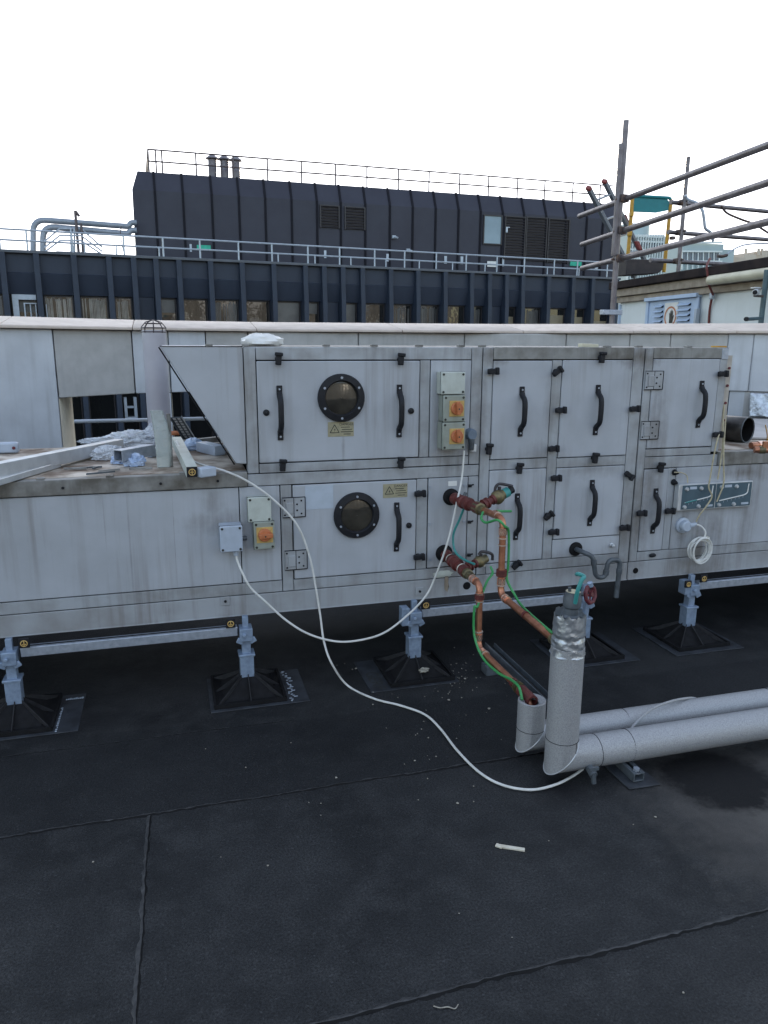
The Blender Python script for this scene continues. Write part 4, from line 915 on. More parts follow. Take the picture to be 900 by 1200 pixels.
for k in range(9): t.box((-.712 + .18 + k * .0085, 3.255 + .118, .0056), (-.712 + .186 + k * .0085, 3.255 + .128 + (k % 3) * .003, .0064))
for k in range(14): t.box((-.712 + .168 + rnd.random() * .006, 3.255 - .17 + k * .016, .0056), (-.712 + .178, 3.255 - .162 + k * .016, .0064))
t.build('mat_print', 'paper', mt_, smooth=False)
mt_ = mat_pad(foot2, -.262, .176, -.180, .172); t = MB(); text_mb(t, 'GERF', .085, (1.085 - .215, 3.262 - .065, .0055), (0.0, -1, 0), (1, 0, 0), lift=.0008); t.build('mat_print', 'ink', mt_, smooth=False)
mat_pad(foot3, -.20, .235, -.19, .20, .0); mat_pad(foot4, -.205, .215, -.20, .20)
def rail(x0, x1, lab):
    r = thing('support_rail', lab, 'support rail', ((x0 + x1) / 2, 3.262, .29), 'galvanised rails between the feet')
    A_ = MB(); A_.box((x0, 3.242, .286), (x1, 3.284, .328)); A_.build('channel', 'galv', r, bev=.003)
    A_ = MB(); A_.box((x0 + .02, 3.258, .3285), (x1 - .02, 3.268, .3292)); A_.build('slot', 'gap', r)
    return r
r_ = rail(-.67, .235, 'galvanised rail between the two left feet'); emblem(r_, (-.650, 3.236, .352)); emblem(r_, (.205, 3.236, .352))
r_ = rail(1.122, 1.985, 'galvanised rail behind the copper pipes'); emblem(r_, (1.136, 3.236, .352))
r_ = rail(2.71, 4.6, 'galvanised rail at the right edge of the photo'); emblem(r_, (2.728, 3.236, .352))
MB_ = MB().box((2.61, 3.226, .27), (2.655, 3.284, .345)).build('end_bracket', 'post', foot4, bev=.003); emblem(foot4, (2.618, 3.219, .335), .019)
MB().box((1.015, 3.228, .255), (1.052, 3.284, .345)).build('end_bracket', 'post', foot2, bev=.003)
MB().box((-.765, 3.228, .255), (-.745, 3.284, .31)).build('end_bracket', 'post', foot0, bev=.003)

# ================================================================== COPPER PIPEWORK
def ringband(path_pt, axis, r, mt, par_, name, w=.008): 
    c = V(path_pt); a = V(axis).normalized(); return MB().cyl(c - a * w / 2, c + a * w / 2, r, n=18).build(name, mt, par_)
def fitting(par_, a, b, r, prof=None, name='iron_fitting', mt='oxide', n=16):
    a, b = V(a), V(b); d = b - a; L = d.length
    prof = prof or [(.75, 0), (1.2, 0), (1.2, .14), (.82, .15), (.82, .30), (1.3, .31), (1.3, .38), (1.05, .40), (1.05, .50), (1.3, .52), (1.3, .59), (.85, .60), (.85, .82), (1.15, .83), (1.15, 1), (.75, 1)]
    return MB().lathe(a, d, [(r * k, L * t) for k, t in prof], n).build(name, mt, par_, bev=0, ang=22)
RC = .0145
# upper run
U = thing('copper_pipe', 'upper copper pipe from the unit, dropping then running into the tall insulated pipe', 'pipe', (1.32, 2.79, .5), 'copper pipes to the unit')
u0 = V((1.276, YF, .868)); u1 = V((1.322, 2.80, .872)); u2 = V((1.322, 2.795, .535)); u3 = V((1.322, 2.27, .520))
MB().lathe(u0 - V((0, .003, 0)), (0, -1, 0), [(.041, 0), (.041, .006), (.030, .014), (.028, .03), (.001, .03)], 26).build('rubber_collar', 'rubber', U)
du = (u1 - u0).normalized()
fitting(U, u0 + du * .045, u0 + du * .30, .024)
o = fitting(U, u0 + du * .26, u0 + du * .34, .026, [(.7, 0), (1.1, 0), (1.1, .5), (.8, .55), (.8, 1), (.6, 1)], 'brass_union', 'brass', 8)
p = u0 + du * .13
MB().tube([p, p + V((.012, 0, .045))], [.012, .008], 8).build('test_point', 'pvc', U)
MB().tube(round_path([u0 + du * .3, u1, u2, u3], .042, 8), RC, 14).build('pipe', 'copper', U)
for c, ax in ((u1 + V((0, .075, 0)), (0, 1, 0)), (u1 + V((0, 0, -.055)), (0, 0, 1)), (u2 + V((0, 0, .062)), (0, 0, 1)), (u2 + V((0, -.06, 0)), (0, 1, 0))):
    ringband(c, ax, RC * 1.25, 'brightcu', U, 'solder_joint', .030)
for c, ax in ((u1 + V((0, 0, -.085)), (0, 0, 1)), (u1 + V((0, 0, -.115)), (0, 0, 1)), (u1 + V((0, .05, 0)), (0, 1, 0)), (u2 + V((0, 0, .045)), (0, 0, 1)), (u2 + V((0, -.045, 0)), (0, 1, 0))): ringband(c, ax, RC * 1.3, 'solder', U, 'solder_ring', .004)
ringband(u2 + V((0, 0, .10)), (0, 0, 1), RC * 1.6, 'oxide', U, 'pipe_clip', .028); ringband(u2 + V((0, -.24, -.005)), (0, 1, 0), RC * 1.2, 'oxide', U, 'pipe_clip', .012)
ringband(V((1.322, 2.315, .521)), (0, 1, 0), .021, 'brass', U, 'end_union', .03)
ringband(u0 + du * .19, du, .0255, 'tie', U, 'cable_tie', .005)
# branch with drain valve to the right
b0 = u0 + du * .275; b1 = b0 + V((.125, .03, .045)); bd = (b1 - b0).normalized()
fitting(U, b0, b0 + bd * .10, .020, name='branch_fitting')
v = MB().lathe(b0 + bd * .095, bd, [(.001, 0), (.022, .0), (.031, .008), (.034, .020), (.031, .036), (.023, .046), (.023, .062), (.001, .062)], 14).build('drain_valve', 'brass', U)
MB().cyl(b0 + bd * .150, b0 + bd * .178, .0235, n=14).build('blue_tape', 'teal', v); MB().cyl(b0 + bd * .178, b0 + bd * .205, .019, n=8).build('end_cap', 'black', v)
q = b0 + bd * .125
mb = MB().cyl(q, q + V((0, 0, .045)), .008); mb.tube(spline([q + V((-.022, 0, .02)), q + V((-.018, 0, .045)), q + V((.0, 0, .058)), q + V((.045, -.005, .050)), q + V((.062, -.008, .045))], 5), [.007] * 21, 8); mb.build('valve_lever', 'lever', v)
# lower run
Lp = thing('copper_pipe', 'lower copper pipe from the unit, dropping into the short capped insulated elbow', 'pipe', (1.245, 2.83, .3), 'copper pipes to the unit')
l0 = V((1.247, YF, .588)); l1 = V((1.246, 2.845, .572)); l2 = V((1.243, 2.835, .285)); l3 = V((1.282, 2.42, .243)); l4 = V((1.282, 2.385, .16))
MB().lathe(l0 - V((0, .003, 0)), (0, -1, 0), [(.043, 0), (.043, .006), (.031, .014), (.029, .03), (.001, .03)], 26).build('rubber_collar', 'rubber', Lp)
dl = (l1 - l0).normalized()
fitting(Lp, l0 + dl * .035, l0 + dl * .30, .024)
fitting(Lp, l0 + dl * .285, l0 + dl * .36, .025, [(.7, 0), (1.0, 0), (1.0, .5), (.8, .55), (.8, 1), (.6, 1)], 'brass_union', 'brass', 8)
p = l0 + dl * .12; MB().tube([p, p + V((.010, 0, .040))], [.013, .010], 8).build('test_point', 'pvc', Lp)
MB().tube(round_path([l0 + dl * .33, l1, l2, l3, l4], .042, 8), RC, 14).build('pipe', 'copper', Lp)
for c, ax in ((l1 + V((0, .06, 0)), (0, 1, 0)), (l1 + V((0, .0, -.05)), (0, 0, 1)), (l2 + V((0, 0, .05)), (0, 0, 1)), (l2 + (l3 - l2).normalized() * .05, l3 - l2)): ringband(c, ax, RC * 1.25, 'brightcu', Lp, 'solder_joint', .028)
for c, ax in ((l1 + V((0, 0, -.075)), (0, 0, 1)), (l1 + V((0, .085, 0)), (0, 1, 0)), (l2 + V((0, 0, .075)), (0, 0, 1)), (l2 + (l3 - l2).normalized() * .07, l3 - l2)): ringband(c, ax, RC * 1.35, 'solder', Lp, 'solder_ring', .004)
ringband(l1 + V((0, 0, -.055)), (0, 0, 1), RC * 1.45, 'oxide', Lp, 'pipe_clip', .022)
e = (l3 - l2).normalized(); fitting(Lp, l3 - e * .09, l3 - e * .055, .019, None, 'brass_union', 'brass', 10); ringband(l3 - e * .11, e, .019, 'oxide', Lp, 'pipe_clip', .02)
fitting(Lp, l3 - e * .055, l3 + e * .03, .024, [(.8, 0), (1, 0), (1, 1), (.7, 1)])
for t in (.10, .185, .245): ringband(l0 + dl * t, dl, .0262, 'tie', Lp, 'cable_tie', .005)
b0 = l0 + dl * .255; b1 = b0 + V((.13, .045, .03)); bd = (b1 - b0).normalized()
fitting(Lp, b0, b0 + bd * .085, .018, name='branch_fitting')
v = MB().lathe(b0 + bd * .08, bd, [(.001, 0), (.020, .0), (.027, .010), (.029, .022), (.026, .036), (.020, .046), (.020, .065), (.001, .065)], 14).build('drain_valve', 'brass', Lp)
q = b0 + bd * .11
mb = MB().cyl(q, q + V((0, 0, .035)), .008); mb.tube(spline([q + V((-.01, 0, .03)), q + V((.005, 0, .045)), q + V((.055, 0, .030)), q + V((.06, 0, .0))], 5), .007, 8); mb.build('valve_lever', 'lever', v)
MB().tube([q + bd * .02, q + bd * .025 + V((0, 0, -.035))], .006, 8).build('paper_tag', 'tie', v)

# earth cables along the pipes, teal bonding tails
def wire(name, label, cat, pts, r, mt, group=None, n=8, k=8):
    rk = random.Random(len(pts) * 31); pts = [V(p) for p in pts]
    pts = pts[:1] + [p + V((rk.uniform(-.004, .004), rk.uniform(-.002, .002), rk.uniform(-.0005, .003))) for p in pts[1:-1]] + pts[-1:]
    o = MB().tube(spline(pts, k), r, n).build(name, mt); return tag(o, label, cat, group)
off = V((.026, -.004, 0))
wire('earth_cable', 'green and yellow earth cable clipped down the upper copper pipe', 'cable',
     [P(566, 600, 2.93), P(565, 608, 2.90), P(570, 613, 2.86), P(583, 610, 2.78), P(592, 617, 2.755), u1 + off + V((0, 0, -.06)), u1 + off + V((.002, 0, -.20)), u2 + off + V((0, 0, .07)), P(603, 697, 2.76), P(614, 712, 2.66), P(640, 736, 2.40), P(648, 742, 2.33)], .0055, 'green', 'earth cables on the copper pipes')
wire('earth_cable', 'green and yellow earth cable hanging beside the lower copper pipe', 'cable',
     [P(575, 664, 2.98), P(577, 672, 2.95), P(571, 683, 2.88), l1 + V((-.012, -.02, -.09)), P(555, 712, 2.83), P(555, 745, 2.82), P(565, 771, 2.75), P(583, 788, 2.62), P(598, 797, 2.53), P(607, 806, 2.45), P(612, 820, 2.40)], .0055, 'green', 'earth cables on the copper pipes')
wire('earth_tail', 'short green earth tail on the upper drain valve', 'cable', [P(582, 599, 3.0), P(590, 599.5, 3.02), P(599, 599, 3.03)], .006, 'green')
wire('bonding_cable', 'thin teal bonding wire linking the two pipe ports', 'cable', [P(543, 597, 3.13), P(537, 610, 3.16), P(532, 625, 3.18), P(532, 640, 3.17), P(536, 650, 3.14), P(547, 657, 3.08), P(556, 661, 3.02)], .0055, 'teal')

# ================================================================== INSULATED PIPES
RI = .060
tx, ty = 1.325, 2.225
ti = thing('insulated_pipe', 'tall grey insulated riser with foil sleeve, elbowed into the front floor pipe', 'pipe', (tx, ty, 0), 'insulated grey pipes')
ztop = .535
MB().lathe((tx, ty, 0), (0, 0, 1), [(RI, .16), (RI, ztop), (RI - .004, ztop + .004), (.02, ztop + .004)], 36).build('riser', 'clad', ti)
rnd = random.Random(11); prof = []
mb = MB(); vs = []; fs = []; nr, na = 26, 56
for i in range(nr + 1):
    z = ztop - .028 + (.66 - ztop + .028) * i / nr
    for j in range(na):
        th = 2 * math.pi * j / na
        r_ = RI * 1.0 - .004 * i / nr + rnd.uniform(-.0010, .0010) + (.0030 if i < 9 else .0012) * math.sin(th * 5 + z * 60) * math.sin(z * 47) - (.006 if 10 < i < 13 else 0) * abs(math.sin(th * 1.5))
        if i == 0: r_ += .003
        vs.append((tx + r_ * math.cos(th), ty + r_ * math.sin(th), z + (rnd.uniform(-.008, .008) if i == nr else rnd.uniform(-.0015, .0015))))
for i in range(nr):
    for j in range(na): fs.append((i * na + j, i * na + (j + 1) % na, (i + 1) * na + (j + 1) % na, (i + 1) * na + j))
mb.add(vs, fs).build('foil_sleeve', 'foil', ti, ang=60)
MB().lathe((tx, ty, .632), (0, 0, 1), [(.001, 0), (RI - .006, 0)], 24).build('insulation_end', 'box_white', ti)
# mitred elbow at the floor
def mitre(par_, x, y, r, z0, z1, x1, name):
    """riser foot cut at 45 degrees and the level pipe that meets it"""
    mb = MB(); n = 36; vs = []; fs = []
    for j in range(n):
        th = 2 * math.pi * j / n; c, s_ = math.cos(th), math.sin(th)
        vs.append((x + r * c, y + r * s_, z1))
    for j in range(n):
        th = 2 * math.pi * j / n; c, s_ = math.cos(th), math.sin(th)
        vs.append((x + r * c, y + r * s_, z0 + r * c))
    for j in range(n): fs.append((n + j, n + (j + 1) % n, (j + 1) % n, j))
    if x1 is not None:
        for j in range(n):
            th = 2 * math.pi * j / n; c, s_ = math.cos(th), math.sin(th)
            vs.append((x1, y + r * s_, z0 + r * c))
        for j in range(n): fs.append((2 * n + j, 2 * n + (j + 1) % n, n + (j + 1) % n, n + j))
    mb.add(vs, fs); o = mb.build(name, 'clad', par_, ang=30)
    rim = MB().tube([(x + r * 1.004 * math.cos(2 * math.pi * j / n), y + r * 1.004 * math.sin(2 * math.pi * j / n), z0 + r * 1.004 * math.cos(2 * math.pi * j / n)) for j in range(n)], .0022, 6, closed=True).build('mitre_seam', 'alu', o)
    return o
ZP = .098
el = mitre(ti, tx, ty, RI * 1.006, ZP, .172, tx + .14, 'elbow')
MB().tube([(tx + RI * 1.012 * math.cos(2 * math.pi * j / 36), ty + RI * 1.012 * math.sin(2 * math.pi * j / 36), .172) for j in range(36)], .0012, 5, closed=True).build('lap_seam', 'seam', el)
MB().bar((tx + .030, ty - RI * .88, .10), (tx + .030, ty - RI * .88, .17), .0018, .0018).build('lap_seam', 'seam', el)
def level(par_, x0, x1, y, z, r, name='level_pipe'):
    return MB().tube([(x0, y, z), (x1, y - .02, z + .0)], r, 36).build(name, 'clad', par_)
def lap(par_, x, y, z, r):
    MB().tube([(x, y + r * 1.004 * math.cos(2 * math.pi * j / 36), z + r * 1.004 * math.sin(2 * math.pi * j / 36)) for j in range(36)], .0013, 5, closed=True).build('lap_seam', 'seam', par_)
lv = level(ti, tx + .05, 4.9, ty, ZP, RI)
for x in (tx + .142, 1.605, 2.62, 3.6): lap(lv, x, ty, ZP, RI)
# drain cock near the elbow
p = P(692, 888, 2.17); dcx, dcz = p.x, .055
dc = MB().cyl((dcx, ty - .05, dcz + .01), (dcx, ty - .085, dcz - .005), .016, n=12).build('drain_cock', 'pvc', ti)
mb = MB().cyl((dcx, ty - .080, dcz + .004), (dcx + .002, ty - .086, dcz - .036), .010, .009, 8); mb.bar((dcx - .02, ty - .08, dcz + .02), (dcx + .02, ty - .08, dcz + .02), .01, .012); mb.cyl((dcx, ty - .08, dcz), (dcx, ty - .08, dcz + .02), .006, n=8); mb.build('cock_spout', 'pvc', dc)
# strainer and handwheel at the head of the riser
sx, sy = tx + .004, ty
vb = MB().lathe((sx, sy, .63), (.03, 0, 1), [(.001, 0), (.034, 0), (.034, .018), (.026, .026), (.025, .048), (.032, .056), (.033, .088), (.027, .098), (.027, .110), (.001, .110)], 18).build('valve_body', 'pvc', ti)
MB().cyl((sx - .010, sy, .735), (sx - .012, sy, .757), .006, n=8).build('valve_spindle', 'pvc', vb)
MB().lathe((sx + .003, sy, .7375), (.03, 0, 1), [(.026, 0), (.026, .003), (.001, .004)], 14).build('valve_cap', 'rope', vb)
hw = V(P(692.5, 697, ty + .02)); hw.y = ty + .025
w_ = MB(); wr = .030; ax = V((.45, -.85, .2)).normalized(); uu = ax.cross(V((0, 0, 1))).normalized(); ww = ax.cross(uu)
w_.tube([hw + (uu * math.cos(k * .3927) + ww * math.sin(k * .3927)) * (wr * (1 + .06 * (k % 2))) for k in range(16)], .0075, 8, closed=True)
for k in range(5): w_.bar(hw, hw + (uu * math.cos(k * 1.2566) + ww * math.sin(k * 1.2566)) * wr, .007, .007)
w_.cyl(hw - ax * .012, hw + ax * .010, .009, n=10); w_.build('handwheel', 'wheel', ti)
MB().tube([hw - ax * .05, hw], .009, 10).build('valve_stem', 'pvc', ti)
MB().tube([hw + V((-.01, 0, -.02)), hw + V((-.015, 0, -.085))], .011, 10).build('side_pipe', 'post', ti)
MB().cyl(hw + V((.0, 0, .03)), hw + V((-.005, 0, .045)), .010, n=10).build('stem_nut', 'post', ti)
wire('bonding_tail', 'bright teal wire looped over the valve at the head of the tall insulated pipe', 'cable', [P(674, 707, 2.17), P(677, 694, 2.16), P(681, 681, 2.16), P(683, 676, 2.17), P(679, 673, 2.18), P(676, 673, 2.20)], .0075, 'teal')
# rear pipe and short capped elbow
RB = .054; sx, sy = 1.283, 2.392
si = thing('insulated_pipe', 'short grey insulated elbow and the rear floor pipe behind the tall riser', 'pipe', (sx, sy, 0), 'insulated grey pipes')
o = mitre(si, sx, sy, RB, ZP - .006, .245, sx + .12, 'elbow')
mb = MB(); n = 36
ring = lambda z, r, k: [(sx + r * math.cos(2 * math.pi * j / n), sy + r * math.sin(2 * math.pi * j / n), z + k * r * math.cos(2 * math.pi * j / n)) for j in range(n)]
mb.add(ring(.2455, RB, .0) + ring(.249, RB * .95, 0) + ring(.236, .026, 0), [(a * n + j, a * n + (j + 1) % n, (a + 1) * n + (j + 1) % n, (a + 1) * n + j) for a in range(2) for j in range(n)]).build('insulation_end', 'clad', si)
MB().tube(ring(.13, RB * 1.004, 0), .0012, 5, closed=True).build('lap_seam', 'seam', o)
lv = level(si, sx + .05, 4.9, sy, ZP - .006, RB)
for x in (1.70, 2.405, 3.4): lap(lv, x, sy, ZP - .006, RB)
# pipe support under the front pipes
ps = thing('pipe_support', 'low steel channel on a rubber strip carrying the floor pipes', 'pipe support', (1.60, 2.24, 0))
mb = MB().prism([(1.535, 2.09, .001), (1.665, 2.085, .001), (1.655, 2.50, .001), (1.525, 2.50, .001)], (0, 0, .006)); mb.build('rubber_strip', 'felt_mat', ps, bev=.002)
mb = MB(); mb.box((1.572, 2.12, .008), (1.578, 2.47, .042)); mb.box((1.612, 2.12, .008), (1.618, 2.47, .042)); mb.box((1.578, 2.12, .008), (1.612, 2.47, .013)); mb.box((1.578, 2.12, .037), (1.588, 2.47, .042)); mb.box((1.602, 2.12, .037), (1.612, 2.47, .042)); mb.build('channel', 'pvc', ps, bev=.001)
mb = MB(); mb.cyl((1.595, 2.14, .042), (1.595, 2.14, .052), .012, n=6); mb.box((1.575, 2.13, .030), (1.615, 2.15, .036)); mb.build('bolt', 'galv', ps)
# loose cable tray strip and the block under it
tr = thing('cable_tray', 'dark perforated steel tray strip leaning beside the lower copper pipe', 'cable tray', G(600, 790, .1))
a, b = P(568, 758, 2.83), P(643, 829, 2.40); dv = (b - a).normalized(); sv = dv.cross(V((0, 0, 1))).normalized()
mb = MB(); mb.bar(a, b, .003, .046); mb.build('side_flange', 'pvc', tr)
mb = MB(); k = 14
c0 = a - sv * .025 - V((0, 0, .022)); c1 = b - sv * .025 - V((0, 0, .022))
mb.bar(c0 - sv * .017, c1 - sv * .017, .010, .002); mb.bar(c0 + sv * .017, c1 + sv * .017, .010, .002)
for i in range(k + 1): q = c0.lerp(c1, i / k); mb.obox(q, dv * .008, sv * .017, V((0, 0, .001)))
mb.build('slotted_web', 'seam', tr)
mb = MB(); mb.bar(a - sv * .05, b - sv * .05, .002, .02); mb.build('side_flange', 'pvc', tr)
p = G(575, 790); mb = MB(); mb.prism([(p.x - .03, p.y - .02, 0), (p.x + .04, p.y - .02, 0), (p.x + .035, p.y + .05, 0), (p.x - .03, p.y + .05, 0)], (0, 0, .045)); mb.blob((p.x, p.y, .045), (.03, .03, .012), 4, 6, .2)
tag(mb.build('support_block', 'pvc', bev=.006), 'small dark block on the felt under the perforated tray strip', 'block')

# condensate trap
dt = thing('drain_trap', 'grey plastic condensate trap with a U bend under the right hand doors', 'drain pipe', (1.96, 3.2, .5))
p = P(674, 643, YF); MB().lathe((p.x, YF - .003, p.z), (0, -1, 0), [(.037, 0), (.037, .006), (.028, .010), (.001, .010)], 24).build('rubber_collar', 'rubber', dt)
y = 3.20
pts = [V((p.x, YF, p.z)), P(683, 647, 3.22), P(695, 652, y), P(698, 676, y), P(709, 677, y), P(713, 656, y), P(727, 656, y), P(722, 700, y)]
MB().tube(round_path(pts, .030, 6), .0125, 12).build('pipe', 'pvc', dt)
for c, q in ((pts[2], pts[3]), (pts[4], pts[5]), (pts[6], pts[7])): ringband(V(c).lerp(q, .3), V(q) - V(c), .0155, 'pvc', dt, 'socket', .025)

# ================================================================== CABLES
c1 = [P(207, 517, 3.75), P(213, 529, 3.60), P(222, 538, 3.45), P(240, 546, 3.36), P(262, 552, 3.275), P(290, 564, 3.255), P(320, 585, 3.25), P(347, 615, 3.25), P(362, 652, 3.25), P(370, 690, 3.25), P(375, 722, 3.235), P(379, 752, 3.20), P(388, 778, 3.14), G(408, 803, .012), G(438, 819, .008), G(470, 827, .008), G(498, 838, .008), G(515, 854, .008), G(535, 880, .008), G(560, 905, .008), G(590, 921, .008), G(622, 926, .008), G(652, 920, .008), G(672, 909, .008), G(683, 901, .010)]
wire('power_cable', 'long white cable trailing from the duct top down the unit and across the felt', 'cable', c1, .0050, 'cable')
c2 = [JB_OUT, JB_OUT + V((.0, -.01, -.03)), P(284, 672, 3.20), P(293, 689, 3.19), P(312, 705, 3.18), P(336, 728, 3.16), P(362, 744, 3.13), P(395, 752.5, 3.11), P(425, 750, 3.11), P(452, 741, 3.13), P(477, 722, 3.16), P(497, 700, 3.18), P(510, 678, 3.19), P(524, 635, 3.17), P(536, 590, 3.20), P(542, 560, 3.24), P(544, 528, 3.25)]
wire('power_cable', 'white cable hanging in a low loop between the grey switch box and the upper isolators', 'cable', c2, .0048, 'cable')
wire('loose_cable', 'short grey cable arched over the rear floor pipe', 'cable', [P(736, 860, 2.28), P(745, 848, 2.31), P(762, 832, 2.34), P(785, 822, 2.37), P(808, 818, 2.41), P(815, 818.5, 2.43)], .005, 'clad')
# coil
cl = thing('cable_coil', 'white cable wound in a coil hanging from the round sensor head', 'cable', P(818, 660, 3.25))
cc = P(817.5, 643.5, 3.235); rnd = random.Random(3)
mb = MB()
for k in range(7):
    rx = .060 + rnd.uniform(-.010, .006); rz = .066 + rnd.uniform(-.010, .006); dy = -k * .006; ph = rnd.random(); o = V((rnd.uniform(-.006, .006), 0, rnd.uniform(-.006, .006)))
    mb.tube([cc + o + V((rx * math.cos(t * math.pi / 14), dy + .006 * math.sin(t * math.pi / 14 + ph * 6), rz * math.sin(t * math.pi / 14))) for t in range(28)], .0042, 6, closed=True)
mb.build('coil', 'cable', cl)
MB().tube(spline([ACT, ACT + V((.03, -.01, -.01)), cc + V((.03, -.01, .095)), cc + V((.025, -.012, .06))], 6), .0045, 8).build('lead', 'cable', cl)
ringband(cc + V((.035, -.02, .058)), (1, 0, -.5), .016, 'tie', cl, 'tie', .008)
# thin gauge tubing
g_ = 'thin cream tubes down to the gauges'
wire('gauge_tube', 'thin cream tube looping down over the left gauge', 'tube', [P(843, 508, 3.27), P(838, 525, 3.24), P(832, 560, 3.235), P(831, 572, 3.235), P(834, 582, 3.235), P(829, 593, 3.235), P(820, 604, 3.24), ACT + V((0, -.005, .015))], .0040, 'rope', g_)
wire('gauge_tube', 'thin cream tube running straight down the right end of the tall casing', 'tube', [P(849, 466, 3.32), P(847, 500, 3.29), P(846, 525, 3.27), P(844, 545, 3.25), P(841, 562, 3.24)], .0040, 'rope', g_)
wire('gauge_tube', 'thin cream tube reaching the middle of the twin gauge', 'tube', [P(851, 480, 3.33), P(848, 525, 3.26), P(847.5, 548, 3.245), P(848, 567, 3.235), P(840, 588, 3.24)], .0040, 'rope', g_)
wire('gauge_tube', 'short cream tube curling between the two black glands', 'tube', [P(790, 553.5, 3.27), P(798, 554, 3.26), P(804, 558, 3.26), P(806, 566, 3.25)], .0028, 'rope', g_)

# ================================================================== CLUTTER ON THE LEFT DUCT
ZD = 1.036
def sqtube(name, label, cat, a, b, w, h, mt='galv', wall=.003, group=None, cap=None):
    """hollow square section from a (near, open end) to b"""
    a, b = V(a), V(b); t = thing(name, label, cat, (a + b) / 2, group); d = (b - a).normalized(); s_ = d.cross(V((0, 0, 1))).normalized(); u = s_.cross(d).normalized()
    mb = MB()
    for k in (-1, 1):
        mb.bar(a + u * k * (h - wall) / 2, b + u * k * (h - wall) / 2, w, wall, u); mb.bar(a + s_ * k * (w - wall) / 2, b + s_ * k * (w - wall) / 2, wall, h - 2 * wall, u)
    mb.bar(a + d * .08, a + d * .082, w - wall, h - wall, u)
    mb.build('section', mt, t)
    return t, a, b, d, s_, u
a, b = G(-60, 563, ZD + .058), G(140, 521, ZD + .030); tag(MB().bar(a, b, .05, .060).build('metal_channel', 'alu', bev=.003), 'long bright metal channel lying on the left duct, running off the photo', 'metal channel')
a, b = G(-50, 578, ZD + .014), G(66, 544, ZD + .014); tag(MB().bar(a, b, .045, .026).build('metal_channel', 'alu', bev=.003), 'second metal channel lying in front of the long one on the left duct', 'metal channel')
a, b = G(141, 534, ZD + .055), G(172, 527, ZD + .055)
sqtube('square_tube', 'short galvanised square tube with its dark open end showing, lying on plastic film', 'tube offcut', a + V((-.01, 0, 0)), b + V((.02, 0, 0)), .05, .05)
a, b = G(174, 531, ZD + .022), G(195, 527, ZD + .022); sqtube('square_tube', 'short galvanised square tube half hidden behind the cloudy plastic sleeve', 'tube offcut', a, b, .040, .04)
a, b = G(225, 553, ZD + .025), G(207, 517, ZD + .06); t, a, b, d, s_, u = sqtube('square_tube', 'long square tube pointing at the camera with a black and yellow end cap', 'tube', a, b, .045, .045, 'box_white')
cp_ = MB().obox(a - d * .001, s_ * .0215, d * .004, u * .0215).build('end_cap', 'black', t)
mb = MB(); c = a - d * .006; mb.tube([c + (s_ * math.cos(k * .3927) + u * math.sin(k * .3927)) * .013 for k in range(16)], .0022, 5, closed=True); mb.bar(c - u * .011, c + u * .012, .0035, .002, d); mb.bar(c - s_ * .008, c + s_ * .008, .002, .0035, u); mb.build('cap_mark', 'yellow', cp_)
a, b = G(232, 554, ZD + .020), G(250, 551.5, ZD + .020); o = MB().bar(a, b, .05, .040).build('metal_block', 'box_grey', bev=.005); tag(o, 'pale rounded block beside the capped square tube on the duct edge', 'block')
a, b = G(236, 523, ZD + .025), G(258, 528, ZD + .025); tag(MB().bar(a, b, .06, .05).build('square_tube', 'box_grey', bev=.003), 'blue grey square tube end under the sloping hood', 'tube offcut')
a, b = G(214, 519, ZD + .02), G(262, 514, ZD + .02); tag(MB().bar(a, b, .03, .03).build('metal_bar', 'dirty', bev=.003), 'dull metal bar lying behind the blue wrapped bundle', 'metal bar')
pt = thing('perforated_strip', 'dark perforated metal strip leaning against the wall behind the duct', 'metal strip', G(222, 518, ZD))
a, b = G(223, 516, ZD + .01), P(206, 489, 4.22); dv = (b - a).normalized(); sv = V((1, .1, 0)).normalized(); nv = sv.cross(dv).normalized()
mb = MB(); mb.obox((a + b) / 2, dv * (b - a).length / 2, sv * .030, nv * .002).obox((a + b) / 2 + sv * .031, dv * (b - a).length / 2, sv * .002, nv * .012).obox((a + b) / 2 - sv * .031, dv * (b - a).length / 2, sv * .002, nv * .012); mb.build('strip', 'pvc', pt)
mb = MB()
for i in range(9):
    q = a.lerp(b, (i + .5) / 9)
    for k in (-1, 1): mb.obox(q + sv * k * .012 - nv * .0025 * (1 if nv.y > 0 else -1), dv * .007, sv * .007, nv * .0006)
mb.build('slots', 'alu', pt)
from mathutils import noise as MN
def lump(label, x, y, r, mt, seed, z=0, cat='plastic wrap', name='plastic_wrap', amp=.28):
    p = G(x, y, ZD); n = 30; vs = []; fs = []; r = V(r) * .9; w = 2 * n; o = V((seed * 7.3, seed * 3.1, seed))
    for i in range(n + 1):
        th = math.pi * i / n
        for j in range(w):
            ph = math.pi * j / n; u = V((math.sin(th) * math.cos(ph), math.sin(th) * math.sin(ph), math.cos(th)))
            a = 1 - abs(MN.noise(u * 2.2 + o)) * 1.5; c = 1 - abs(MN.noise(u * 5.5 + o)) * 2; d = 1 - abs(MN.noise(u * 13 + o)) * 2
            k = 1 + amp * (1.5 * (a - .6) + .55 * (c - .6) + .25 * (d - .6)); q = V((u.x * r.x, u.y * r.y, u.z * r.z)) * k
            q.z = max(q.z, -r.z * .52); vs.append(V((p.x, p.y, ZD + r.z * .55 + z)) + q)
    for i in range(n):
        for j in range(w): fs.append((i * w + j, (i + 1) * w + j, (i + 1) * w + (j + 1) % w, i * w + (j + 1) % w))
    o = MB().add(vs, fs).build(name, mt, ang=40); return tag(o, label, cat)
lump('crumpled clear plastic film heaped behind the square tube', 155, 523, (.16, .09, .06), 'film', 1)
lump('white edged fold of plastic film left of the square tube', 128, 538, (.085, .05, .045), 'film', 2)
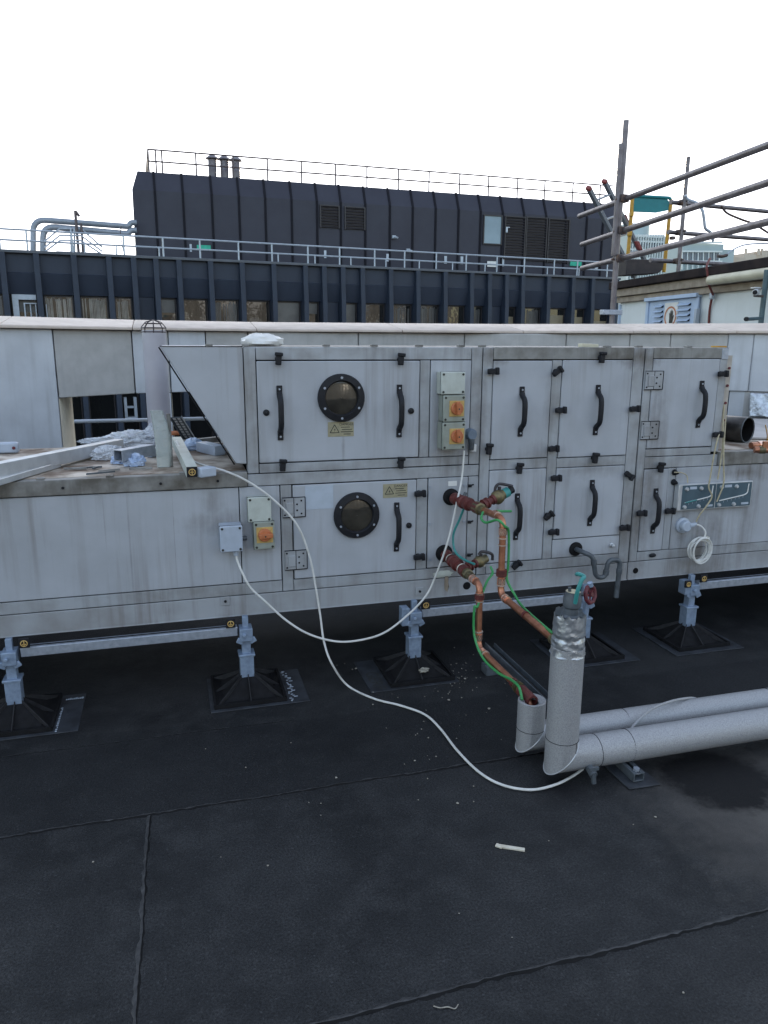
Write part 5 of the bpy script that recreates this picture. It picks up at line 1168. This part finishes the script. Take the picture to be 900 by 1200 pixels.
lump('small crumple of pale blue film in front of the square tube', 158, 546, (.05, .035, .04), 'bluefilm', 3)
lump('flat sheet of plastic film along the back edge of the duct', 122, 519, (.14, .05, .022), 'film', 4)
lump('pale lump of film between the tube offcut and the sleeve', 181, 521, (.05, .05, .08), 'film', 9)
lump('blue film bundle beside the perforated strip', 227, 527, (.055, .045, .045), 'bluefilm', 5, amp=.12)
lump('scrap of blue film by the foot of the cloudy sleeve', 141, 543, (.045, .03, .03), 'bluefilm', 6)
lump('small orange plastic clip on the far edge of the duct', 205, 514, (.035, .012, .018), 'orange', 7, cat='clip', name='plastic_clip', z=.02, amp=.1)
# cloudy sleeve standing on end
p = G(192, 548, ZD); sl = thing('plastic_sleeve', 'cloudy greenish plastic sleeve standing upright on the duct', 'plastic sleeve', (p.x, p.y, ZD))
mb = MB(); rnd = random.Random(9); vs = []; fs = []; n = 40; nz = 44; h = .255
for i in range(nz + 1):
    t = i / nz; z = ZD + .002 + h * t; bow = -.018 * t + .012 * math.sin(t * 3.1); w = .030 + .007 * math.sin(t * 3.0) - .004 * t; dp = .020 * (1 - .25 * t)
    for j in range(n):
        th = 2 * math.pi * j / n; k = 1 + rnd.uniform(-.035, .035)
        vs.append((p.x + bow + w * k * math.copysign(abs(math.cos(th)) ** .5, math.cos(th)), p.y + .015 + dp * k * math.copysign(abs(math.sin(th)) ** .6, math.sin(th)), z))
for i in range(nz):
    for j in range(n): fs.append((i * n + j, i * n + (j + 1) % n, (i + 1) * n + (j + 1) % n, (i + 1) * n + j))
fs.append(tuple(nz * n + j for j in range(n))); fs.append(tuple(reversed(range(n))))
mb.add(vs, fs).build('sleeve', 'sleeve', sl, ang=30)
mb = MB(); mb.box((p.x + .024, p.y + .02, ZD), (p.x + .042, p.y + .045, ZD + .24)); mb.build('core_strip', 'dirty', sl, bev=.004)
p = G(11, 524, ZD + .03); pb = thing('pipe_bracket', 'small pale blue metal bracket beside the left parapet panel', 'bracket', (p.x, p.y, ZD))
mb = MB(); mb.box((p.x - .10, p.y - .02, ZD), (p.x + .042, p.y + .03, ZD + .055)); mb.build('body', 'box_grey', pb, bev=.01)
mb = MB(); mb.cyl((p.x + .024, p.y - .02, ZD + .028), (p.x + .024, p.y - .026, ZD + .028), .008, n=10); mb.box((p.x - .05, p.y - .022, ZD + .002), (p.x - .046, p.y - .018, ZD + .053)); mb.build('screw', 'wheel', pb)
# swarf and off-cuts
rnd = random.Random(21)
for i, (x, y, L, a_, mt) in enumerate(((100, 548, .07, .1, 'pvc'), (88, 549, .05, -.2, 'dirty'), (36, 552, .06, .5, 'white'), (118, 554, .06, .35, 'pvc'), (128, 551, .045, .3, 'dirty'), (112, 548, .022, 1.1, 'pvc'), (165, 549, .05, -.1, 'dirty'))):
    p = G(x, y, ZD + .006); d = V((math.cos(a_), math.sin(a_), 0)) * L
    tag(MB().bar(p - d, p + d, .008, .008).build('metal_offcut', mt, bev=.001), ['thin dark rod between the channels and the film heap', 'dull rod left of the thin dark rod on the duct', 'white curled sliver near the long metal channel', 'dark slanting sliver nearest the duct edge', 'dull slanting sliver left of the blue film scrap', 'short dark stub at the right end of the thin rods', 'dull sliver in front of the short square tube'][i], 'metal offcut')
# bag and timber on top of the tall section
p = P(308, 402, YF + .12); o = MB().blob((p.x, YF + .14, 1.574 + .022), (.090, .065, .033), 12, 10, .16, -.022).build('plastic_bag', 'white', ang=40); tag(o, 'white plastic bag lying on top of the tall casing', 'plastic bag')
a, b = P(680, 405, YF + .06), P(704, 405.5, YF + .06); mb = MB().bar((a.x, YF + .06, 1.584), (b.x, YF + .10, 1.580), .03, .018); tag(mb.build('wood_offcut', 'gutter', bev=.002), 'short pale wood offcut on top of the double door section', 'wood offcut')
a, b = P(833, 406.5, YF + .06), P(850, 406.8, YF + .06); mb = MB().bar((a.x, YF + .05, 1.579), (b.x, YF + .06, 1.579), .02, .008); tag(mb.build('wood_offcut', 'yellowframe', bev=.001), 'thin yellow strip at the right end of the casing top', 'wood offcut')

# ------------------------------------------------------------------ clutter on the right duct
fh = thing('duct_hose', 'cut length of wide dark flexible hose lying on the right duct', 'hose', G(865, 528, ZD))
c = P(875, 514, 3.55); c.z = ZD + .074; dvec = V((.36, -.93, 0)); 
mb = MB(); mb.lathe(c, -dvec, [(.068, .002), (.071, 0), (.074, .004), (.074, .10), (.0725, .11), (.074, .12), (.074, .24), (.074, .4)], 32); mb.build('hose', 'flex', fh, ang=60)
mb = MB(); mb.lathe(c, -dvec, [(.0685, .0015), (.066, .2), (.001, .2)], 32); mb.build('inner_lining', 'gap', fh)
mb = MB().tube([c + V((.93, .36, 0)) * .073 * math.cos(t * .2618) + V((0, 0, 1)) * .073 * math.sin(t * .2618) for t in range(24)], .004, 6, closed=True); mb.build('end_rim', 'pvc', fh)
for i, (x0, y0, x1, y1, lab) in enumerate(((884, 527, 925, 528, 'copper pipe offcut with a bent end lying right of the dark hose'), (880, 522, 925, 519, 'second copper offcut lying behind the first at the right edge'))):
    a, b = G(x0, y0, ZD + .018), G(x1, y1, ZD + .018); t = thing('copper_offcut', lab, 'pipe offcut', a, 'copper offcuts on the right duct')
    MB().tube([a, b], .017, 12).build('pipe', 'copper', t); ringband(a.lerp(b, .22), b - a, .020, 'brightcu' if i else 'brass', t, 'collar', .03)
    if i == 0: MB().tube([a.lerp(b, .3), a.lerp(b, .3) + V((0, 0, .045))], .016, 10).build('branch', 'copper', t)
a = G(870, 512, ZD + .02); tag(MB().prism([G(852, 514, ZD + .004), G(915, 515, ZD + .004), P(950, 494, 4.45), P(866, 492, 4.45)], (0, 0, .012)).build('metal_sheet', 'slate', bev=.003), 'grey brown flat sheet lying on the right duct behind the hose', 'sheet')
a = par(880); mb = MB(); vs = []; fs = []; rnd = random.Random(2); nx, nz = 30, 14
for i in range(nx + 1):
    for j in range(nz + 1):
        q = par(880 + 2.2 * i); vs.append((q.x + .012 * j / nz, q.y - .10 + .05 * j / nz + .008 * math.sin(i * .55 + j * .3) + rnd.uniform(-.003, .003), 1.04 + .185 * j / nz))
for i in range(nx):
    for j in range(nz): q = i * (nz + 1) + j; fs.append((q, q + nz + 1, q + nz + 2, q + 1))
o = mb.add(vs, fs).build('foil_sheet', 'foil', ang=60); sd = o.modifiers.new('thickness', 'SOLIDIFY'); sd.thickness = .003; tag(o, 'crumpled silver foil sheet propped under the right parapet panel', 'foil')
wire('yellow_rod', 'thin yellow twig of wire standing at the right edge of the duct', 'wire', [P(897, 498, 3.5), P(898.5, 510, 3.5), P(898, 520, 3.5), P(899, 532, 3.45)], .003, 'yellowframe')

# ================================================================== SCAFFOLD AND SHED
def hdir(px):
    r = ray(px, 398); return V((r.x, r.y, 0)).normalized()
E1 = hdir(300)                       # away from the viewer, along shed and scaffold
E2 = V((E1.y, -E1.x, 0))             # to the right
g_ = 'scaffold tubes'
def pole(px_b, py_b, Y, ytop, lab, zb=0):
    p = P(px_b, py_b, Y); t = thing('scaffold_pole', lab, 'scaffold tube', (p.x, p.y, zb), g_)
    zt = P(px_b, ytop, Y).z; MB().tube([(p.x, p.y, zb), (p.x, p.y, zt)], .0245, 14).build('tube', 'scaf', t); return t, p
def coupler(par_, c, name='coupler'):
    c = V(c); rnd = random.Random(int(c.x * 999)); mb = MB(); mb.obox(c, (.040, 0, 0), (0, .040, 0), (0, 0, .032)); mb.cyl(c + V((.02, -.04, .012)), c + V((.02, -.085, .012)), .011, n=6); mb.cyl(c + V((-.04, 0, -.01)), c + V((-.08, -.01, -.01)), .011, n=6)
    return mb.build(name, 'clamp', par_, bev=.012)
sp1, q1 = pole(722.5, 300, 6.2, 140, 'tall upright scaffold tube left of the teal board'); sp2, q2 = pole(799, 270, 8.3, 183, 'shorter upright scaffold tube right of the teal board', 2.2)
q1 = V((q1.x, q1.y, 0))
MB().tube([(q1.x - .03, q1.y, P(722, 168, 6.2).z), (q1.x - .03, q1.y, P(722, 300, 6.2).z)], .024, 12).build('lapped_tube', 'scaf', sp1)
def rail_from(y1, x2, y2, xl, lab):
    """rail passing just in front of the first upright and on to the viewer's right"""
    z1 = P(724, y1, 6.15).z; p0 = V((q1.x + .05, q1.y - .0, z1))
    # find the far-right point on the picture ray that keeps the rail level
    r = ray(x2, y2); k = (z1 - H) / r.z; p1 = EYE + r * k
    d = (p1 - p0).normalized()
    L0 = 0
    for k in range(1, 400):
        w = p0 - d * k * .01; c = V((w - EYE)); 
        v_ = V((cx.dot(c), -cdn.dot(c), cf.dot(c))); X_ = CX + F * v_.x / v_.z
        if X_ <= xl: L0 = k * .01; break
    a = p0 - d * L0; b = p1 + d * .5
    t = thing('scaffold_rail', lab, 'scaffold tube', (p0 + p1) / 2, g_); MB().tube([a, b], .0245, 14).build('tube', 'scaf', t); coupler(t, p0 + V((-.025, -.0, 0))); return t
rail_from(231, 900, 170, 679, 'top level scaffold tube slanting up to the right edge')
rail_from(269, 900, 214, 682, 'middle scaffold tube slanting across under the teal board')
rail_from(302, 900, 260, 682, 'lowest scaffold tube slanting just above the shed roof')
for yl, yr, xl, lab in ((237, 244, 786, 'top horizontal scaffold tube behind the shorter upright'), (272, 279, 783, 'middle horizontal scaffold tube behind the shorter upright'), (305, 310, 762, 'low horizontal scaffold tube skimming the shed roof')):
    a = P(xl, yl, 8.35); b = P(905, yr, 8.35 + .2); b.z = a.z; t = thing('scaffold_rail', lab, 'scaffold tube', (a + b) / 2, g_); MB().tube([a, a + (b - a) * 1.25], .026, 12).build('tube', 'scaf', t); c = P(799, yl + .5, 8.33); coupler(t, (q2.x, 8.33, a.z))
# bracket at the foot of the tall upright
c = P(716, 366, 6.2); mb = MB().obox(c, (.10, 0, 0), (0, .03, 0), (0, 0, .022)); tag(mb.build('wall_bracket', 'galv', bev=.004), 'grey steel bracket tying the tall upright to the shed corner', 'bracket')
# hoses on the scaffold
wire('grey_hose', 'grey hose draped from the shorter upright', 'hose', [P(803, 229, 8.2), P(806, 234, 8.2), P(816, 238, 8.15), P(823, 246, 8.1), P(825, 258, 8.1), P(827, 268, 8.1), P(833, 273, 8.1), P(836, 283, 8.1)], .018, 'rail')
wire('black_hose', 'thin dark hose sagging behind the top scaffold tubes', 'hose', [P(845, 241, 8.2), P(852, 250, 8.2), P(868, 257, 8.2), P(884, 263, 8.2), P(902, 274, 8.2)], .014, 'clamp')
wire('roof_cable', 'grey cable rising from the shed roof edge to the right', 'cable', [P(846, 301, 8.3), P(852, 298, 8.3), P(862, 291, 8.3), P(876, 286.5, 8.3), P(902, 285, 8.3)], .010, 'rail')
wire('grey_hose', 'short dark cable stub lying on the shed roof edge', 'cable', [P(841, 300, 8.3), P(846, 300.5, 8.3), P(852, 299, 8.3)], .02, 'clamp')
# ladder
ld = thing('ladder', 'aluminium ladder with red end caps leaning behind the tall upright', 'ladder', P(743, 325, 9.9))
la0, la1 = P(690, 221, 8.9), P(743, 325, 9.9); lb0, lb1 = P(708.5, 213, 9.3), P(763, 320, 10.3)
for a, b in ((la0, la1), (lb0, lb1)): MB().bar(a, b, .045, .062, (0, 1, 0)).build('stile', 'duct', ld, bev=.004); d_ = (b - a).normalized(); MB().bar(a - d_ * .03, a + d_ * .02, .052, .070, (0, 1, 0)).build('end_cap', 'redcap', ld, bev=.012)
for k in range(5): t = .12 + k * .2; MB().tube([la0.lerp(la1, t), lb0.lerp(lb1, t)], .014, 8).build('rung', 'duct', ld)
for x, y in ((733, 257), (748, 288)): p = P(x, y, 9.75); MB().obox(p, (.030, 0, 0), (0, .03, 0), (-.036, 0, .06)).build('red_clamp', 'redcap', ld, bev=.01)
# access gate with teal board
gt = thing('scaffold_gate', 'yellow framed scaffold gate with a teal board across its top', 'gate', P(760, 303, 7.6))
Yg = 9.6
for pts in ([(741, 231), (739, 262), (734, 321)], [(786.5, 234), (783, 268), (778, 319)]): MB().tube([P(x, y, Yg) for x, y in pts], .026, 10).build('post', 'yellowframe', gt)
MB().tube(round_path([P(741, 236, Yg), P(741.5, 229.5, Yg), P(786, 232, Yg), P(786.8, 240, Yg)], .06), .022, 10).build('top_bar', 'tealboard', gt)
a = [P(742, 230, Yg), P(781, 232, Yg), P(785.5, 238, Yg), P(785.5, 246, Yg), P(770, 249.2, Yg), P(742, 248, Yg)]
MB().prism(a, (0, .025, 0)).build('board', 'tealboard', gt, smooth=False)
for x, y in ((740, 251), (738, 274), (784, 272)): p = P(x, y, Yg - .02); MB().obox(p, (.022, 0, 0), (0, .03, 0), (0, 0, .03)).build('clip', 'yellowframe', gt, bev=.006)
p = P(788, 279, Yg - .03); MB().obox(p, (.028, 0, 0), (0, .03, 0), (0, 0, .022)).build('latch', 'clamp', gt)
a = [P(734, 303.5, 9.35), P(779, 304.5, 9.35), P(777, 316, 9.35), P(771, 320.5, 9.35), P(733.5, 322.5, 9.35)]
tb = MB().prism(a, (0, .3, 0)).build('toe_box', 'darkbox', bev=.008); tag(tb, 'dark steel box standing on the shed roof below the gate', 'box')

# shed
S0 = P(727, 352, 9.8); S0.z = 0
FS = Frame((S0.x, S0.y), tuple((S0 - E1 * 5)[:2]))
sh_ = thing('rooftop_shed', 'white rooftop shed with dark eaves and a pale blue louvred door', 'shed', S0 + E2 * 1.5)
us = lambda x, y, d=0: FS.u(x, y, d)
# the frame runs from the far corner towards the viewer; +d points into the shed
s1 = 1 if FS.ey.dot(E2) > 0 else -1
def sbox(mb, u0, u1, d0, d1, z0, z1): return FS.box(mb, u0, u1, s1 * d0, s1 * d1, z0, z1)
UE = 6.2; zt = us(800, 342)[1]
ze = us(727, 338)[1]; zw0 = us(727, 357)[1]
mb = MB(); sbox(mb, 0, UE, 0, 3.4, 0, zw0 + .02); mb.build('wall', 'shed', sh_, smooth=False)
zf1 = us(728, 331)[1]; zf0 = us(728, 339.5)[1]
mb = MB(); sbox(mb, -.08, UE, -.16, 3.5, zf0, zf1); mb.build('roof_fascia', 'fascia', sh_, bev=.012)
mb = MB(); sbox(mb, -.02, UE, -.10, 0, zw0 + (zf0 - zw0) * .5, zf0 - .004); mb.build('soffit_board', 'timber', sh_, bev=.006)
mb = MB(); sbox(mb, -.01, UE, -.055, 0, zw0 + .022, zw0 + (zf0 - zw0) * .5 - .006); sbox(mb, .0, UE, 0, 3.4, zw0 + .022, zf0 - .004); mb.build('soffit_board', 'timber', sh_, bev=.006)
ug = us(832, 335, -s1 * .16)[0]; zg = zf0 - .055
MB().tube([FS.pt(ug, -s1 * .165, zg), FS.pt(UE, -s1 * .165, zg)], .052, 16).build('gutter', 'gutter', sh_)
mb = MB(); sbox(mb, .02, .05, -.03, 0, 0, zw0); mb.build('corner_post', 'door', sh_)
u0, zd1 = us(763, 349); u1, _ = us(822, 343)
mb = MB(); zd1 = (us(763, 349)[1] + us(821, 344)[1]) / 2
sbox(mb, u0, u1, -.03, .0, 0, zd1 - .05); dr = mb.build('louvred_door', 'door', sh_, bev=.004)
mb = MB(); sbox(mb, u0 - .03, u1 + .03, -.085, 0, zd1 - .045, zd1); sbox(mb, u0 - .03, u0 + .03, -.05, -.03, 0, zd1 - .046); sbox(mb, u1 - .03, u1 + .03, -.05, -.03, 0, zd1 - .046); mb.build('door_frame', 'door', dr, bev=.004)
for x0, x1 in ((770, 780), (798, 812)):
    a, _ = us(x0, 365); b, _ = us(x1, 362)
    mb = MB()
    for k in range(7):
        z = zd1 - .105 - k * .062
        mb.prism([FS.pt(a, -s1 * .031, z), FS.pt(a, -s1 * .031, z - .03), FS.pt(a, -s1 * .012, z - .03), FS.pt(a, -s1 * .012, z)], FS.ex * (b - a))
    mb.build('louvre_slots', 'gap', dr, smooth=False)
    mb = MB()
    for k in range(7):
        z = zd1 - .105 - k * .062
        mb.prism([FS.pt(a, -s1 * .034, z + .005), FS.pt(a, -s1 * .07, z - .022), FS.pt(a, -s1 * .07, z - .028), FS.pt(a, -s1 * .034, z - .002)], FS.ex * (b - a))
    mb.build('louvre_blade', 'door', dr, smooth=False)
a, _ = us(782, 370); b, _ = us(796.5, 370); zc_ = us(789.5, 371)[1]; uc = (a + b) / 2; w2 = abs(b - a) / 2; R_ = .125
mb = MB(); sbox(mb, uc - w2 * 1.05, uc + w2 * 1.05, -.040, -.031, zc_ - .17, zc_ + .17); sg = mb.build('prohibition_sign', 'white', dr, smooth=False)
Pt = lambda x, z, d=.043: FS.pt(uc + x * w2 / .125 * .95, -s1 * d, zc_ + z)
mb = MB(); n = 40
for j in range(n):
    t0, t1 = 2 * math.pi * j / n, 2 * math.pi * (j + 1) / n
    mb.prism([Pt(R_ * math.cos(t0), R_ * math.sin(t0)), Pt(R_ * math.cos(t1), R_ * math.sin(t1)), Pt(R_ * .84 * math.cos(t1), R_ * .84 * math.sin(t1)), Pt(R_ * .84 * math.cos(t0), R_ * .84 * math.sin(t0))], -FS.ey * s1 * .001)
c45 = R_ * .62
sgn = 1 if FS.ex.dot(E2) > 0 else -1
dx = -1 if ray(782, 370).dot(FS.ex) < ray(796, 370).dot(FS.ex) else 1
lf = -1 if us(782, 370)[0] < us(796, 370)[0] else 1     # which frame direction is left in the photograph
mb.prism([Pt(lf * c45 - .008, c45 + .008, .0455), Pt(lf * c45 + .008, c45 - .008, .0455), Pt(-lf * c45 + .008, -c45 - .008, .0455), Pt(-lf * c45 - .008, -c45 + .008, .0455)] if lf < 0 else [Pt(c45 + .008, c45 + .008, .0455), Pt(c45 - .008, c45 - .008 + .016, .0455), Pt(-c45 - .008, -c45 - .008, .0455), Pt(-c45 + .008, -c45 - .008, .0455)], -FS.ey * s1 * .001)
mb.build('sign_ring', 'orange', sg, smooth=False)
hx = -lf * .018
hand = [(-.035, -.085), (.035, -.085), (.048, -.03), (.062, .015), (.052, .02), (.036, -.005), (.036, .07), (.024, .075), (.018, .02), (.014, .088), (.002, .09), (-.002, .022), (-.010, .078), (-.022, .074), (-.020, .015), (-.032, .05), (-.043, .045), (-.038, -.02)]
MB().prism([Pt(hx + x * .95, z * .95) for x, z in hand], -FS.ey * s1 * .001).build('hand_mark', 'ink', sg, smooth=False)
a, z_ = us(818.5, 372, -s1 * .05); mb = MB(); sbox(mb, a - .02, a + .02, -.10, -.05, z_ - .10, z_ + .10); mb.build('door_handle', 'rail', dr, bev=.006)
# red rope over the eaves
ua = us(829, 330, -s1 * .2)[0]; pR = lambda px_, py_, d: (lambda r: FS.pt(r[0], -s1 * d, r[1]))(us(px_, py_, -s1 * d))
wire('red_rope', 'dark red rope hanging over the shed eaves down the white wall', 'rope', [pR(832, 303, .05), pR(828, 312, .19), pR(829, 320, .19), pR(831, 334, .15), pR(835, 345, .06), pR(834, 352, .03), pR(831.5, 365, .02), pR(830, 388, .02)], .013, 'rope_red')
p = pR(834.5, 347, .05); tag(MB().obox(p, (.025, 0, 0), (0, .025, 0), (0, 0, .035)).build('rope_clip', 'rail', bev=.01), 'small pale clip on the red rope under the gutter', 'clip')
# camera mast at the right edge
cm = thing('camera_mast', 'teal grey mast at the right edge carrying a bullet camera and a side arm', 'mast', P(896, 380, 6.0))
a = P(895.5, 345, 6.0); MB().tube([(a.x, a.y, 0), (a.x, a.y, P(895, 316, 6.0).z)], .024, 12).build('pole', 'mast', cm)
c = P(884, 342, 5.9)
bd_ = MB(); bd_.tube([c + V((-.035, -.05, -.008)), c + V((.045, .02, .004))], [.026, .030], 14); bd_.obox(c + V((.012, .0, .034)), (.035, 0, 0), (0, .03, 0), (0, 0, .006)); o = bd_.build('camera_body', 'alu', cm, bev=.003)
MB().cyl(c + V((-.036, -.051, -.008)), c + V((-.043, -.057, -.009)), .020, n=14).build('lens', 'black', o)
MB().tube([c + V((.03, .01, -.01)), c + V((.06, .06, -.03)), (a.x, a.y, c.z - .03)], .012, 8).build('bracket', 'clamp', cm)
MB().tube([P(876, 374, 5.85), P(893, 373, 5.9)], .016, 10).build('side_arm', 'mast', cm); p = P(875.5, 374, 5.84); MB().cyl(p, p + V((-.03, -.02, 0)), .020, n=12).build('arm_end', 'black', cm)

# ================================================================== DEBRIS ON THE FELT
def chip(x, y, s_, seed, mt='chip', flat=.6):
    rnd = random.Random(seed); p = G(x, y); n = rnd.randint(5, 7); poly = []
    for k in range(n): t = 2 * math.pi * k / n; r_ = s_ * rnd.uniform(.55, 1.1); poly.append((p.x + r_ * math.cos(t) * rnd.uniform(.8, 1.3), p.y + r_ * math.sin(t), .0015))
    return MB().prism(poly, (0, 0, s_ * flat)).build('mortar_chip', mt, bev=s_ * .15, seg=1, smooth=False)
g_ = 'mortar chips on the roof felt'
rnd = random.Random(33)
near = [(417, 784, .010), (437, 812, .010), (545, 796, .011), (530, 796, .007), (541, 793, .006), (526, 821, .010), (573, 831, .010), (494, 855, .005), (487, 862, .006), (502, 865, .006), (511, 887, .006), (486, 892, .006), (474, 896, .004), (535, 866, .004), (558, 795, .005), (541, 818, .006),
        (288, 900, .006), (394, 912, .008), (362, 941, .004), (376, 942, .004), (376, 956, .003), (314, 1015, .006), (259, 1005, .003), (109, 1011, .007), (241, 878, .004), (341, 871, .004), (490, 938, .004), (536, 942, .009), (555, 922, .005), (501, 913, .005), (643, 986, .004), (768, 958, .007), (742, 967, .005), (801, 1164, .005), (538, 1071, .004), (600, 1099, .003), (413, 785, .007), (447, 808, .006), (555, 940, .004), (404, 778, .005), (437, 826, .006), (395, 780, .004)]
for i, (x, y, s_) in enumerate(near):
    tag(chip(x, y, s_ * .68, i), 'small pale mortar chip lying on the dark roof felt', 'mortar chip', g_)
mb = MB()
for i in range(95):
    x, y = rnd.gauss(530, 14), rnd.gauss(793, 13)
    if i > 70: x, y = rnd.uniform(440, 640), rnd.uniform(800, 900)
    p = G(x, y); s_ = rnd.uniform(.0008, .0022); mb.box((p.x - s_, p.y - s_, .001), (p.x + s_, p.y + s_, s_ * 1.5))
o = mb.build('mortar_crumbs', 'chip', smooth=False); o['kind'] = 'stuff'; o['label'] = 'scatter of fine mortar crumbs beside the support foot'; o['category'] = 'crumbs'
p = V((1.13, 3.16, .03)); tag(MB().blob((1.105, 3.155, .052), (.024, .014, .010), 6, 7, .35).build('mortar_chip', 'chip', smooth=False), 'largest pale mortar lump, resting on the ribbed support foot', 'mortar chip', g_)
a, b = G(583, 991, .004), G(615, 996, .004); mb = MB().bar(a, b, .012, .007); mb.bar(a + V((-.004, .004, .001)), a + V((.012, -.012, .001)), .014, .006); tag(mb.build('plastic_offcut', 'timberwhite', bev=.001), 'pale strip of trim lying alone on the felt', 'offcut')
tag(MB().tube(spline([G(508, 1179, .003), G(516, 1181, .004), G(525, 1180, .003), G(533, 1182, .003), G(537, 1177, .003)], 5), .0014, 6).build('string_scrap', 'chip'), 'short grey curl of string near the front felt seam', 'string')

# ================================================================== LIGHT
SUN = V((.308, .934, 0)).normalized(); EL = math.radians(10.0); AZ = math.atan2(SUN.x, SUN.y)
w = bpy.data.worlds.new('World'); SC.world = w; w.use_nodes = True
nt = w.node_tree; bg = nt.nodes['Background']
sky = nt.nodes.new('ShaderNodeTexSky'); sky.sky_type = 'NISHITA'; sky.sun_disc = False
sky.sun_elevation = EL; sky.sun_rotation = AZ; sky.altitude = 30; sky.air_density = 1.0; sky.dust_density = 1.2; sky.ozone_density = 1.0
vm = nt.nodes.new('ShaderNodeVectorMath'); vm.operation = 'MINIMUM'; vm.inputs[1].default_value = (4.6, 4.6, 4.8)   # thin even cloud: the glow round the sun is no brighter than the veil
tc = nt.nodes.new('ShaderNodeTexCoord'); cl = noise(nt, tc.outputs['Generated'], 2.2, 6, .6, .4)
veil = mixc(nt, ramp(nt, cl, .30, .70, (.22, .22, .22, 1), (.46, .46, .46, 1)), sky.outputs[0], (1.75, 1.62, 1.66))
nt.links.new(veil, vm.inputs[0]); nt.links.new(vm.outputs[0], bg.inputs[0]); bg.inputs[1].default_value = .15
sl_ = bpy.data.lights.new('sun', 'SUN'); sl_.energy = 2.5; sl_.angle = math.radians(.6); sl_.color = (1, .86, .68)
so_ = bpy.data.objects.new('sun', sl_); COL.objects.link(so_)
tow = V((SUN.x * math.cos(EL), SUN.y * math.cos(EL), math.sin(EL))); so_.rotation_euler = tow.to_track_quat('Z', 'Y').to_euler(); so_.location = tow * 30
vs_ = SC.view_settings; vs_.view_transform = 'Standard'; vs_.look = 'None'; vs_.gamma = 1; vs_.use_curve_mapping = False; vs_.exposure = 2.15
SC.cycles.max_bounces = 6; SC.cycles.transparent_max_bounces = 8
